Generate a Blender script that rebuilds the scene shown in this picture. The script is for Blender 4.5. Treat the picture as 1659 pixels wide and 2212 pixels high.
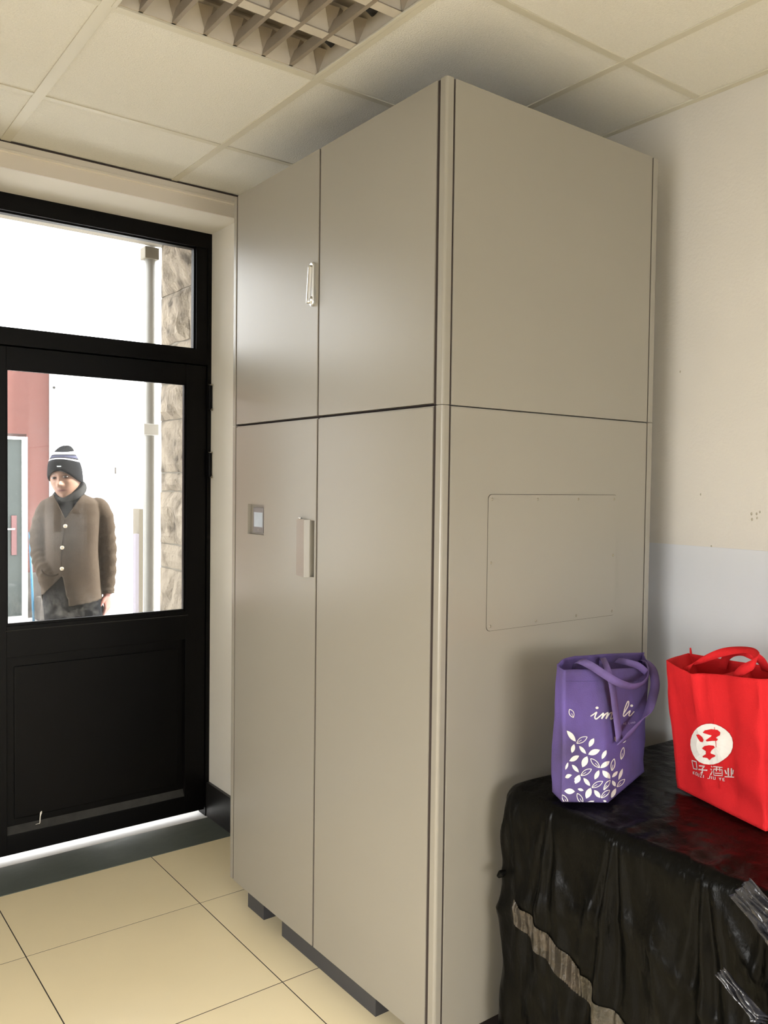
import bpy, bmesh, math, random
from mathutils import Vector, Matrix, noise
random.seed(7)
for o in list(bpy.data.objects): bpy.data.objects.remove(o)
C = bpy.context.scene.collection
PI = math.pi

# ---------------------------------------------------------------- camera
F_PX = 1819.7
YAW, PITCH, ROLL = math.radians(53.1735), math.radians(-1.8362), math.radians(0.7024)
CAM = Vector((0, 0, 1.5105))
Fv = Vector((math.cos(YAW)*math.cos(PITCH), math.sin(YAW)*math.cos(PITCH), math.sin(PITCH)))
R0 = Vector((math.sin(YAW), -math.cos(YAW), 0)); U0 = R0.cross(Fv)
Rv = R0*math.cos(ROLL)+U0*math.sin(ROLL); Uv = U0*math.cos(ROLL)-R0*math.sin(ROLL)
cd = bpy.data.cameras.new('camera'); cam = bpy.data.objects.new('camera', cd); C.objects.link(cam)
cam.matrix_world = Matrix(((Rv.x, Uv.x, -Fv.x, CAM.x), (Rv.y, Uv.y, -Fv.y, CAM.y), (Rv.z, Uv.z, -Fv.z, CAM.z), (0, 0, 0, 1)))
cd.sensor_fit = 'VERTICAL'; cd.sensor_height = 24; cd.lens = F_PX/2212*24
cd.clip_start = 0.05; cd.clip_end = 200
bpy.context.scene.camera = cam

def ray(u, v): return Fv+Rv*((u-829.5)/F_PX)-Uv*((v-1106)/F_PX)
def on_x(u, v, x): d = ray(u, v); return CAM+d*(x/d.x)
def on_y(u, v, y): d = ray(u, v); return CAM+d*(y/d.y)

# ---------------------------------------------------------------- world, sun, windows, exposure
S = bpy.context.scene
S.view_settings.view_transform = 'Standard'; S.view_settings.look = 'None'
S.view_settings.gamma = 1; S.view_settings.use_curve_mapping = False
S.view_settings.exposure = 0.32
w = bpy.data.worlds.new('sky'); S.world = w; w.use_nodes = True
bg = w.node_tree.nodes['Background']; bg.inputs[0].default_value = (0.97, 0.985, 1.0, 1); bg.inputs[1].default_value = 6.2
def light(name, kind, energy, loc, d, color=(1, 1, 1), size=None):
    l = bpy.data.lights.new(name, kind); l.energy = energy; l.color = color
    o = bpy.data.objects.new(name, l); C.objects.link(o); o.location = loc
    o.rotation_euler = Vector(d).to_track_quat('-Z', 'Y').to_euler()
    if size: l.shape = 'RECTANGLE'; l.size, l.size_y = size
    return o
sun = light('sun', 'SUN', 12, (8, 6, 8), (-0.84, 0.19, -0.53), (1, .96, .88)); sun.data.angle = math.radians(2)
# area lamps added to boost daylight from the unseen windows around the photographer
light('added_window_light', 'AREA', 54, (.85, -1.45, 1.0), (0.25, 1, -1.9), (1, .98, .95), (1.4, 1.0))
light('added_window_light', 'AREA', 56, (-1.08, 0.9, 1.0), (1, 0.25, -1.7), (1, .98, .95), (1.6, 1.0))

# ---------------------------------------------------------------- materials
def mat(name, col, rough=.6, metal=0., var=.0, vscale=5, bump=0., bscale=60, spec=.5, coat=0., col2=None, detail=4, stretch=None):
    m = bpy.data.materials.new(name); m.use_nodes = True; nt = m.node_tree; b = nt.nodes['Principled BSDF']
    b.inputs['Base Color'].default_value = (*col, 1); b.inputs['Roughness'].default_value = rough
    b.inputs['Metallic'].default_value = metal; b.inputs['Specular IOR Level'].default_value = spec
    b.inputs['Coat Weight'].default_value = coat
    tc = nt.nodes.new('ShaderNodeTexCoord'); src = tc.outputs['Object']
    if stretch:
        mp = nt.nodes.new('ShaderNodeMapping'); mp.inputs['Scale'].default_value = stretch
        nt.links.new(src, mp.inputs[0]); src = mp.outputs[0]
    if var or col2:
        n = nt.nodes.new('ShaderNodeTexNoise'); n.inputs['Scale'].default_value = vscale; n.inputs['Detail'].default_value = detail
        nt.links.new(src, n.inputs[0])
        r = nt.nodes.new('ShaderNodeValToRGB'); r.color_ramp.elements[0].position = .3; r.color_ramp.elements[1].position = .7
        c2 = col2 if col2 else tuple(c*(1-var) for c in col)
        r.color_ramp.elements[0].color = (*c2, 1); r.color_ramp.elements[1].color = (*col, 1)
        nt.links.new(n.outputs['Fac'], r.inputs[0]); nt.links.new(r.outputs[0], b.inputs['Base Color'])
    if bump:
        n = nt.nodes.new('ShaderNodeTexNoise'); n.inputs['Scale'].default_value = bscale; n.inputs['Detail'].default_value = 5
        nt.links.new(src, n.inputs[0])
        bp = nt.nodes.new('ShaderNodeBump'); bp.inputs['Strength'].default_value = bump; bp.inputs['Distance'].default_value = .01
        nt.links.new(n.outputs['Fac'], bp.inputs['Height']); nt.links.new(bp.outputs[0], b.inputs['Normal'])
    return m
M = {}
M['plaster'] = mat('white plaster', (0.6440, 0.6072, 0.5428), .85, var=.04, vscale=3, bump=.12, bscale=110)
M['farwall'] = mat('taupe wall paint', (.20, .19, .17), .9)
M['reveal'] = mat('reveal plaster', (.74, .70, .62), .8, var=.05, vscale=3, bump=.08, bscale=40)
M['dado'] = mat('grey gloss paint', (.62, .63, .65), .45, var=.04, vscale=3, bump=.05, bscale=50)
M['ceil'] = mat('mineral fibre tile', (.76, .73, .65), .95, var=.06, vscale=130, bump=.35, bscale=220, detail=6)
M['tbar'] = mat('ceiling bar paint', (.60, .56, .45), .5)
M['trimw'] = mat('trim paint', (.66, .60, .52), .6)
M['beadw'] = mat('white bead paint', (.86, .80, .70), .5)
M['tile'] = mat('beige polished tile', (.86, .735, .48), .3, var=.06, vscale=2.2, spec=.45)
M['grout'] = mat('dark grout', (.035, .026, .018), .95)
M['sill'] = mat('grey threshold paint', (.115, .13, .115), .42, var=.25, vscale=7, bump=.1, bscale=30)
M['black'] = mat('black brown door paint', (0.0018, 0.0015, 0.0014), .42, var=.2, vscale=9, spec=.15, bump=.04, bscale=60)
M['dust'] = mat('dusty black ledge', (.028, .026, .022), .8, var=.5, vscale=30)
M['skirt'] = mat('black skirting', (.012, .011, .010), .4)
M['cab'] = mat('greige cabinet paint', (0.282, 0.258, 0.215), .29, var=.03, vscale=2, bump=.03, bscale=500, spec=.5)
M['gap'] = mat('dark cabinet gap shade', (.035, .024, .020), .9)  # dark colour that paints the shade inside cabinet gaps
M['plinth'] = mat('dark grey plinth steel', (.05, .05, .055), .5)
M['chrome'] = mat('satin chrome', (.80, .80, .80), .30, metal=1)
M['bezel'] = mat('grey plastic bezel', (.16, .145, .14), .45)
M['screwm'] = mat('screw metal', (.30, .27, .22), .4, metal=.6)
M['fix'] = mat('louvre lamp enamel', (.56, .50, .41), .5, var=.12, vscale=14)
M['fix_shaded'] = mat('louvre lamp shaded enamel', (.27, .22, .165), .6, var=.2, vscale=14)  # darker copy of the enamel, shade on blades and fins painted in
M['hole'] = mat('dark socket hole', (.01, .009, .008), .7)
M['stone'] = mat('rough granite', (0.31, 0.262, 0.20), .95, col2=(0.19, 0.157, 0.118), vscale=9, bump=1., bscale=55, detail=9)
M['mortar'] = mat('pale mortar', (0.2604, 0.2356, 0.1922), .95, var=.2, vscale=12, bump=.4, bscale=40)
M['pipe'] = mat('white pvc pipe', (0.3968, 0.3869, 0.3571), .4, var=.1, vscale=4)
M['white'] = mat('white facade paint', (.92, .92, .90), .8)
M['whitel'] = mat('pale lilac board', (0.3100, 0.2914, 0.3410), .8)
M['cream'] = mat('cream wall paint', (0.2009, 0.1786, 0.1384), .8)
M['red'] = mat('red wall paint', (0.1044, 0.0374, 0.0295), .85, col2=(0.0878, 0.0346, 0.0281), vscale=1.2)
M['ground'] = mat('pale concrete', (.72, .71, .69), .9, var=.06, vscale=3)
M['gdoor'] = mat('grey green steel door', (0.0312, 0.0402, 0.0371), .5, var=.15, vscale=3)
M['blue'] = mat('blue pole paint', (0.0174, 0.0942, 0.1637), .5)
M['teal'] = mat('teal plastic', (0.0298, 0.0992, 0.0992), .5)
M['conc'] = mat('weathered grey concrete', (0.0759, 0.0670, 0.0603), .9, var=.4, vscale=8)
M['wool'] = mat('brown wool felt', (0.0714, 0.0536, 0.0393), .95, var=.14, vscale=26, bump=.3, bscale=300, spec=.1)
M['woold'] = mat('dark brown wool felt', (0.0341, 0.0248, 0.0174), .95, spec=.1)
M['sweater'] = mat('black knit', (0.0050, 0.0054, 0.0059), .95, spec=.15)
M['trous'] = mat('navy black trousers', (0.0045, 0.0053, 0.0076), .9, var=.4, vscale=18, spec=.15)
M['hatd'] = mat('charcoal knit', (0.0099, 0.0104, 0.0124), .95, spec=.1, bump=.2, bscale=300)
M['hatw'] = mat('white knit', (.80, .80, .84), .95, spec=.1)
M['hatl'] = mat('lavender knit', (0.0595, 0.0620, 0.0992), .95, spec=.1)
M['collar'] = mat('grey ribbed knit', (0.0471, 0.0471, 0.0471), .95, spec=.1)
M['brass'] = mat('pale brass', (.72, .62, .45), .3, metal=.8)
M['shoe'] = mat('black shoe', (.015, .014, .013), .5)
M['purple'] = mat('purple nonwoven fabric', (0.1403, 0.0978, 0.3230), .85, col2=(0.0808, 0.0595, 0.1318), vscale=6, bump=.25, bscale=420, spec=.15)
M['purplestrap'] = mat('purple strap webbing', (.165, .115, .31), .8, col2=(.105, .075, .18), vscale=12, spec=.15)
M['bagred'] = mat('red nonwoven fabric', (0.6440, 0.0202, 0.0239), .8, col2=(0.5520, 0.0147, 0.0184), vscale=5, bump=.25, bscale=420, spec=.15)
M['print'] = mat('white print', (.78, .75, .70), .8, var=.1, vscale=40)
M['printd'] = mat('worn white print', (.62, .50, .48), .8)
M['plastic'] = mat('black bin liner plastic', (.003, .0028, .0022), .30, spec=.10, bump=.7, bscale=22, var=.25, vscale=6, stretch=(1, 1, .45))
M['flap'] = mat('shiny black plastic', (.03, .03, .035), .16, spec=.9, bump=.8, bscale=24, stretch=(1, 1, .4))
M['tape'] = mat('brown packing tape', (.075, .058, .042), .3, col2=(.022, .018, .013), vscale=22, bump=.7, bscale=60, spec=.6)
M['leafbit'] = mat('dry yellow scrap', (.40, .40, .20), .9)

def vcol_mat(name, rough, spec=.3):
    m = bpy.data.materials.new(name); m.use_nodes = True; nt = m.node_tree; b = nt.nodes['Principled BSDF']
    a = nt.nodes.new('ShaderNodeAttribute'); a.attribute_name = 'tint'
    nt.links.new(a.outputs['Color'], b.inputs['Base Color']); b.inputs['Roughness'].default_value = rough
    b.inputs['Specular IOR Level'].default_value = spec
    return m
M['skin'] = vcol_mat('skin', .5); M['eye'] = vcol_mat('eyeball', .2, .5)

def glass_mat(name, dusty):
    m = bpy.data.materials.new(name); m.use_nodes = True; nt = m.node_tree; nt.nodes.clear()
    out = nt.nodes.new('ShaderNodeOutputMaterial'); tr = nt.nodes.new('ShaderNodeBsdfTransparent')
    gl = nt.nodes.new('ShaderNodeBsdfGlossy'); gl.inputs['Roughness'].default_value = .01
    fr = nt.nodes.new('ShaderNodeFresnel'); fr.inputs[0].default_value = 1.45
    mx = nt.nodes.new('ShaderNodeMixShader'); nt.links.new(fr.outputs[0], mx.inputs[0]); nt.links.new(tr.outputs[0], mx.inputs[1]); nt.links.new(gl.outputs[0], mx.inputs[2])
    tr.inputs[0].default_value = (.985, .99, .985, 1)
    # dust film: specks and smears, thicker along the lower edge
    tc = nt.nodes.new('ShaderNodeTexCoord'); sp = nt.nodes.new('ShaderNodeSeparateXYZ'); nt.links.new(tc.outputs['Generated'], sp.inputs[0])
    n = nt.nodes.new('ShaderNodeTexNoise'); n.inputs['Scale'].default_value = 26; n.inputs['Detail'].default_value = 12; n.inputs['Roughness'].default_value = .75; nt.links.new(tc.outputs['Object'], n.inputs[0])
    rp = nt.nodes.new('ShaderNodeValToRGB'); rp.color_ramp.elements[0].position = .45; rp.color_ramp.elements[1].position = .75; nt.links.new(n.outputs['Fac'], rp.inputs[0])
    mr = nt.nodes.new('ShaderNodeMapRange'); mr.inputs[1].default_value = .0; mr.inputs[2].default_value = .14; mr.inputs[3].default_value = dusty; mr.inputs[4].default_value = 0.0; nt.links.new(sp.outputs['Z'], mr.inputs[0])
    ad = nt.nodes.new('ShaderNodeMath'); ad.operation = 'MULTIPLY_ADD'; nt.links.new(rp.outputs[0], ad.inputs[0]); nt.links.new(mr.outputs[0], ad.inputs[1]); ad.inputs[2].default_value = .012
    df = nt.nodes.new('ShaderNodeBsdfDiffuse'); df.inputs[0].default_value = (.7, .7, .7, 1)
    m2 = nt.nodes.new('ShaderNodeMixShader'); nt.links.new(ad.outputs[0], m2.inputs[0]); nt.links.new(mx.outputs[0], m2.inputs[1]); nt.links.new(df.outputs[0], m2.inputs[2])
    nt.links.new(m2.outputs[0], out.inputs[0]); return m
M['glass'] = glass_mat('dusty window glass', .30)
M['glass2'] = glass_mat('clear window glass', .05)
def screen_mat():
    m = bpy.data.materials.new('small screen painted sheen'); m.use_nodes = True; nt = m.node_tree; b = nt.nodes['Principled BSDF']
    b.inputs['Roughness'].default_value = .15; b.inputs['Base Color'].default_value = (.2, .22, .23, 1)
    tc = nt.nodes.new('ShaderNodeTexCoord'); n = nt.nodes.new('ShaderNodeTexNoise'); n.inputs['Scale'].default_value = 40; nt.links.new(tc.outputs['Object'], n.inputs[0])
    r = nt.nodes.new('ShaderNodeValToRGB'); r.color_ramp.elements[0].color = (.30, .36, .36, 1); r.color_ramp.elements[1].color = (.55, .60, .64, 1)
    nt.links.new(n.outputs['Fac'], r.inputs[0]); nt.links.new(r.outputs[0], b.inputs['Emission Color']); b.inputs['Emission Strength'].default_value = .4  # faint glow painted in for the reflection on the screen
    return m
M['screen'] = screen_mat()

def stone_tweak(m):
    nt = m.node_tree; r = [n for n in nt.nodes if n.type == 'VALTORGB'][0]; r.color_ramp.elements[0].position = .40; r.color_ramp.elements[1].position = .56
    e = r.color_ramp.elements.new(.33); e.color = (.075, .06, .043, 1)
stone_tweak(M['stone'])

# ---------------------------------------------------------------- helpers
def empty(name, loc=(0, 0, 0)):
    o = bpy.data.objects.new(name, None); C.objects.link(o); o.location = loc; o.empty_display_size = .1; return o
def tag(o, label=None, cat=None, group=None, kind=None):
    if label: o['label'] = label
    if cat: o['category'] = cat
    if group: o['group'] = group
    if kind: o['kind'] = kind
    return o
class MB:
    def __init__(s): s.v = []; s.f = []
    def add(s, vs, fs):
        n = len(s.v); s.v += [Vector(p) for p in vs]; s.f += [tuple(n+i for i in f) for f in fs]; return s
    def box(s, a, b):
        x0, y0, z0 = a; x1, y1, z1 = b
        if x0 > x1: x0, x1 = x1, x0
        if y0 > y1: y0, y1 = y1, y0
        if z0 > z1: z0, z1 = z1, z0
        return s.add([(x0, y0, z0), (x1, y0, z0), (x1, y1, z0), (x0, y1, z0), (x0, y0, z1), (x1, y0, z1), (x1, y1, z1), (x0, y1, z1)],
                     [(0, 3, 2, 1), (4, 5, 6, 7), (0, 1, 5, 4), (1, 2, 6, 5), (2, 3, 7, 6), (3, 0, 4, 7)])
    def prism(s, poly, axis, a, b):
        n = len(poly)
        def P(p, t):
            if axis == 0: return (t, p[0], p[1])
            if axis == 1: return (p[0], t, p[1])
            return (p[0], p[1], t)
        s.add([P(p, a) for p in poly]+[P(p, b) for p in poly],
              [tuple(range(n-1, -1, -1)), tuple(range(n, 2*n))]+[(i, (i+1) % n, n+(i+1) % n, n+i) for i in range(n)])
        return s
    def grid(s, rows, closeu=False, cap=False):
        n0 = len(s.v); R = len(rows); K = len(rows[0])
        for r in rows: s.v += [Vector(p) for p in r]
        for i in range(R-1):
            for j in range(K if closeu else K-1):
                j2 = (j+1) % K
                s.f.append((n0+i*K+j, n0+i*K+j2, n0+(i+1)*K+j2, n0+(i+1)*K+j))
        if cap:
            s.f.append(tuple(n0+K-1-j for j in range(K))); s.f.append(tuple(n0+(R-1)*K+j for j in range(K)))
        return s
    def tube(s, pts, rad, seg=12, ups=4, cap=True, flat=None):
        P, Rr = smooth_path(pts, rad, ups)
        rows = []; up = Vector((0.13, .21, .97))
        T = [(P[min(i+1, len(P)-1)]-P[max(i-1, 0)]).normalized() for i in range(len(P))]
        a = T[0].cross(up); a.normalize()
        for i, p in enumerate(P):
            a = (a-T[i]*a.dot(T[i])).normalized(); b = T[i].cross(a)
            rr = Rr[i]; ra, rb = (rr if isinstance(rr, (tuple, list)) else (rr, rr))
            rows.append([p+a*math.cos(2*PI*k/seg)*ra+b*math.sin(2*PI*k/seg)*rb for k in range(seg)])
        return s.grid(rows, True, cap)
    def obj(s, name, m, parent=None, smooth=False, bevel=0, mesh_only=False, loc=None):
        me = bpy.data.meshes.new(name); vs = s.v
        if loc is not None: L = Vector(loc); vs = [p-L for p in vs]
        me.from_pydata([tuple(p) for p in vs], [], s.f)
        bm = bmesh.new(); bm.from_mesh(me); bmesh.ops.recalc_face_normals(bm, faces=bm.faces)
        if bevel: bmesh.ops.bevel(bm, geom=bm.edges[:], offset=bevel, segments=2, affect='EDGES', profile=.6, clamp_overlap=True)
        bm.to_mesh(me); bm.free()
        if m: me.materials.append(M[m] if isinstance(m, str) else m)
        if smooth: me.polygons.foreach_set('use_smooth', [True]*len(me.polygons))
        if mesh_only: return me
        return link(name, me, parent, loc)
def link(name, me, parent=None, loc=None):
    o = bpy.data.objects.new(name, me); C.objects.link(o)
    if loc is not None: o.location = loc
    if parent is not None:
        o.parent = parent
        base = world_loc(parent)
        o.location = (Vector(loc) if loc is not None else Vector((0, 0, 0)))-base
    return o
def world_loc(o):
    p = Vector(o.location)
    while o.parent: o = o.parent; p = p+Vector(o.location)
    return p
def struct(name, mb, m, parent=None, **k):
    o = mb.obj(name, m, parent, **k)
    if parent is None: o['kind'] = 'structure'
    return o
def smooth_path(pts, rad, ups):
    pts = [Vector(p) for p in pts]; n = len(pts); P = []; Q = []
    if not isinstance(rad, (list, tuple)) or (isinstance(rad, tuple) and len(rad) == 2 and n != 2): rad = [rad]*n
    def lerp(a, b, t):
        if isinstance(a, (tuple, list)): return tuple(x*(1-t)+y*t for x, y in zip(a, b))
        return a*(1-t)+b*t
    for i in range(n-1):
        p0 = pts[max(i-1, 0)]; p1 = pts[i]; p2 = pts[i+1]; p3 = pts[min(i+2, n-1)]
        for k in range(ups):
            t = k/ups
            P.append(.5*((2*p1)+(p2-p0)*t+(2*p0-5*p1+4*p2-p3)*t*t+(3*p1-p0-3*p2+p3)*t**3)); Q.append(lerp(rad[i], rad[i+1], t))
    P.append(pts[-1]); Q.append(rad[-1]); return P, Q
def remesh(me_list, voxel, name):
    """union of overlapping closed meshes into one continuous surface"""
    mb = MB()
    for x in me_list: mb.add(x.v, x.f)
    me = mb.obj(name, None, mesh_only=True)
    o = bpy.data.objects.new(name, me); C.objects.link(o)
    md = o.modifiers.new('r', 'REMESH'); md.mode = 'VOXEL'; md.voxel_size = voxel
    dg = bpy.context.evaluated_depsgraph_get(); dg.update()
    me2 = bpy.data.meshes.new_from_object(o.evaluated_get(dg))
    bpy.data.objects.remove(o); bpy.data.meshes.remove(me)
    me2.name = name; return me2
def relax(me, n, f=.5):
    bm = bmesh.new(); bm.from_mesh(me)
    for _ in range(n): bmesh.ops.smooth_vert(bm, verts=bm.verts, factor=f, use_axis_x=True, use_axis_y=True, use_axis_z=True)
    bm.to_mesh(me); bm.free()

# ================================================================ THE ROOM
XW, XL, YB, YD = 2.346, -1.5, -1.85, 3.235
ZC = 2.708
TS = .592; TX0, TY0 = .679, 2.774
# ---- floor: slab + individual tiles
fl = struct('floor', MB().box((XL, YB, -.10), (XW, YD, -.0006)), 'grout')
tiles = []
i0 = int(math.floor((XL-TX0)/TS)); i1 = int(math.ceil((XW-TX0)/TS))
j0 = int(math.floor((YB-TY0)/TS)); j1 = int(math.ceil((YD-TY0)/TS))
g = .0019
tile_me = {}
for i in range(i0, i1):
    for j in range(j0, j1):
        xa, xb = max(TX0+i*TS, XL)+g, min(TX0+(i+1)*TS, XW)-g
        ya, yb = max(TY0+j*TS, YB)+g, min(TY0+(j+1)*TS, YD)-g
        if xb-xa < .01 or yb-ya < .01: continue
        key = (round(xb-xa, 3), round(yb-ya, 3))
        if key not in tile_me:
            tile_me[key] = MB().box((0, 0, -.010), (xb-xa, yb-ya, 0)).obj('floor_tile', 'tile', mesh_only=True)
        link('floor_tile', tile_me[key], fl, (xa, ya, 0))
# ---- walls
WT = .26
struct('wall_right', MB().box((XW, YB-WT, 0), (XW+WT, YD, ZC+.2)), 'plaster')
wr = bpy.data.objects['wall_right']
MB().box((XW-.0025, YB, 0), (XW+.01, YD, 1.333)).obj('dado_paint', 'dado', wr)
# small marks on the right wall
def wall_mark(u, v, r):
    p = on_x(u, v, XW)
    return MB().add([(XW-.0015, p.y+r*math.cos(a)*.8, p.z+r*1.3*math.sin(a)) for a in [k*PI/4 for k in range(8)]]+[(XW-.003, p.y, p.z)], [(k, (k+1) % 8, 8) for k in range(8)])
mk = MB()
for u, v, r in [(1624, 1110, .004), (1635, 1110, .0035), (1642, 1106, .003), (1625, 1122, .004), (1636, 1119, .003), (1470, 803, .003), (1514, 1068, .003), (1537, 1180, .003)]:
    q = wall_mark(u, v, r); mk.add(q.v, q.f)
mk.obj('scuff_marks', mat('scuff', (.42, .38, .30), .9), wr)
# wall with the door: opening x .62-1.645, z 0-2.6155
OX0, OX1, OZ = -.34, 1.645, 2.6155
YO = 3.62
wd = struct('wall_front', MB().box((XL-WT, YD, 0), (OX0, YO, ZC+.2)).box((OX1, YD, 0), (XW+WT, YO, ZC+.2)).box((OX0, YD, OZ), (OX1, YO, ZC+.2)), 'reveal')
# wall_left with window opening, wall_back with window opening
struct('wall_left', MB().box((XL-WT, YB-WT, 0), (XL, -.15, ZC+.2)).box((XL-WT, 1.55, 0), (XL, YD, ZC+.2)).box((XL-WT, -.15, 0), (XL, 1.55, 1.0)).box((XL-WT, -.15, 2.2), (XL, 1.55, ZC+.2)), 'farwall')
struct('wall_back', MB().box((XL, YB-WT, 0), (.1, YB, ZC+.2)).box((1.6, YB-WT, 0), (XW, YB, ZC+.2)).box((.1, YB-WT, 0), (1.6, YB, 1.0)).box((.1, YB-WT, 2.2), (1.6, YB, ZC+.2)), 'farwall')
def window(name, a, b, axis):
    m = MB(); t = .05
    if axis == 'x':   # plane of constant x
        x = a[0]
        for y0, y1, z0, z1 in [(a[1], b[1], a[2], a[2]+t), (a[1], b[1], b[2]-t, b[2]), (a[1], a[1]+t, a[2]+t, b[2]-t), (b[1]-t, b[1], a[2]+t, b[2]-t), ((a[1]+b[1])/2-t/2, (a[1]+b[1])/2+t/2, a[2]+t, b[2]-t)]:
            m.box((x-.03, y0, z0), (x+.03, y1, z1))
        gm = MB().box((x-.003, a[1]+t, a[2]+t), (x+.003, b[1]-t, b[2]-t))
    else:
        y = a[1]
        for x0, x1, z0, z1 in [(a[0], b[0], a[2], a[2]+t), (a[0], b[0], b[2]-t, b[2]), (a[0], a[0]+t, a[2]+t, b[2]-t), (b[0]-t, b[0], a[2]+t, b[2]-t), ((a[0]+b[0])/2-t/2, (a[0]+b[0])/2+t/2, a[2]+t, b[2]-t)]:
            m.box((x0, y-.03, z0), (x1, y+.03, z1))
        gm = MB().box((a[0]+t, y-.003, a[2]+t), (b[0]-t, y+.003, b[2]-t))
    o = struct(name, m, 'beadw'); gm.obj('pane', 'glass2', o)
window('window_1', (XL-.18, -.15, 1.0), (XL-.18, 1.55, 2.2), 'x')
window('window_2', (.1, YB-.18, 1.0), (1.6, YB-.18, 2.2), 'y')
# skirting
struct('baseboard_right', MB().box((XW-.014, YB, 0), (XW, YD, .155)), 'skirt')
bf = struct('baseboard_front', MB().box((OX1-.014, YD-.012, 0), (OX1, 3.50, .155)).box((OX1-.014, YD-.014, 0), (XW-.014, YD, .155)).box((XL, YD-.014, 0), (OX0+.014, YD, .155)).box((OX0, YD-.012, 0), (OX0+.014, 3.50, .155)), 'skirt')
struct('baseboard_left', MB().box((XL, YB, 0), (XL+.014, YD-.014, .155)), 'skirt')
# trim between the ceiling and the door opening
struct('trim_1', MB().box((XL, YD-.010, OZ), (XW, YD, 2.668)), 'trimw')
struct('trim_2', MB().prism([(YD-.026, 2.668), (YD, 2.668), (YD, 2.678), (YD-.020, 2.678)], 0, XL, XW), 'beadw')  # bead coloured lighter than the trim for the line lit from below
struct('trim_3', MB().box((XL, YD-.014, 2.678), (XW, YD, 2.7035)), 'trimw')
# threshold floor inside the door recess
th = struct('threshold', MB().box((OX0, YD, -.02), (OX1-.014, 3.475, .0015)), 'sill')
struct('doorstep', MB().box((OX0-.05, 3.475, -.06), (OX1, 3.66, -.002)), 'ground')

# ---- ceiling: mineral tiles on bars, one louvre lamp
YS = .627; XS = .6265; CX0, CY0 = .723, 2.787
ce = struct('ceiling', MB().box((XL-WT, YB-WT, ZC+.19), (XW+WT, YO, ZC+.26)), 'plaster')
xs = [CX0+k*XS for k in range(-5, 3)]; ys = [CY0-k*YS for k in range(0, 9)]
def clampspan(vals, lo, hi):
    e = sorted([v for v in vals if lo < v < hi]+[lo, hi]); return list(zip(e[:-1], e[1:]))
ctile = {}
LX0, LX1, LY0, LY1 = CX0, CX0+XS, CY0-2*YS, CY0-YS     # lamp bay
for (x0, x1) in clampspan(xs, XL, XW):
    for (y0, y1) in clampspan(ys, YB, YD-.001):
        if x1-x0 < .03 or y1-y0 < .03: continue
        if abs(x0-LX0) < .01 and abs(y0-LY0) < .01: continue
        key = (round(x1-x0, 3), round(y1-y0, 3))
        if key not in ctile:
            ctile[key] = MB().box((.002, .002, 0), (x1-x0-.002, y1-y0-.002, .014)).obj('ceiling_tile', 'ceil', mesh_only=True)
        link('ceiling_tile', ctile[key], ce, (x0, y0, ZC+.003))
for x in xs:
    wb = .034 if abs(x-CX0) < .01 else .024
    MB().box((x-wb/2, YB, ZC-.001), (x+wb/2, YD-.012, ZC+.0028)).obj('ceiling_bar', 'tbar', ce, bevel=.0008)
for y in ys:
    for (x0, x1) in clampspan(xs, XL, XW):
        MB().box((x0+.013, y-.011, ZC-.0005), (x1-.013, y+.011, ZC+.0028)).obj('ceiling_bar', 'tbar', ce, bevel=.0008)
MB().box((XW-.022, YB, ZC-.003), (XW, YD, ZC+.0025)).obj('ceiling_edge_angle', 'tbar', ce)
MB().box((XL, YD-.018, 2.7035), (XW, YD, ZC+.001)).obj('ceiling_edge_angle', 'gap', ce)

# ================================================================ LOUVRE LAMP
lamp = tag(empty('ceiling_lamp', ((LX0+LX1)/2, (LY0+LY1)/2, ZC)), 'recessed square louvre ceiling lamp with unlit tubes behind a grid of blades', 'ceiling light')
x0, x1, y0, y1 = LX0+.016, LX1-.014, LY0+.014, LY1-.014
h = .105
hs = MB().box((x0-.003, y0-.003, ZC+h), (x1+.003, y1+.003, ZC+h+.004))
for a, b in [((x0-.003, y0-.003), (x0, y1+.003)), ((x1, y0-.003), (x1+.003, y1+.003)), ((x0, y0-.003), (x1, y0)), ((x0, y1), (x1, y1+.003))]:
    hs.box((a[0], a[1], ZC+.002), (b[0], b[1], ZC+h))
hs.obj('housing', 'fix', lamp)
fr = MB()
for a, b in [((x0-.006, y0-.006), (x0+.006, y1+.006)), ((x1-.006, y0-.006), (x1+.006, y1+.006)), ((x0+.006, y0-.006), (x1-.006, y0+.006)), ((x0+.006, y1-.006), (x1-.006, y1+.006))]:
    fr.box((a[0], a[1], ZC-.003), (b[0], b[1], ZC+.003))
fr.obj('lamp_frame', 'tbar', lamp, bevel=.001)
rows = [y1, 1.944, 1.744, y0]
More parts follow.
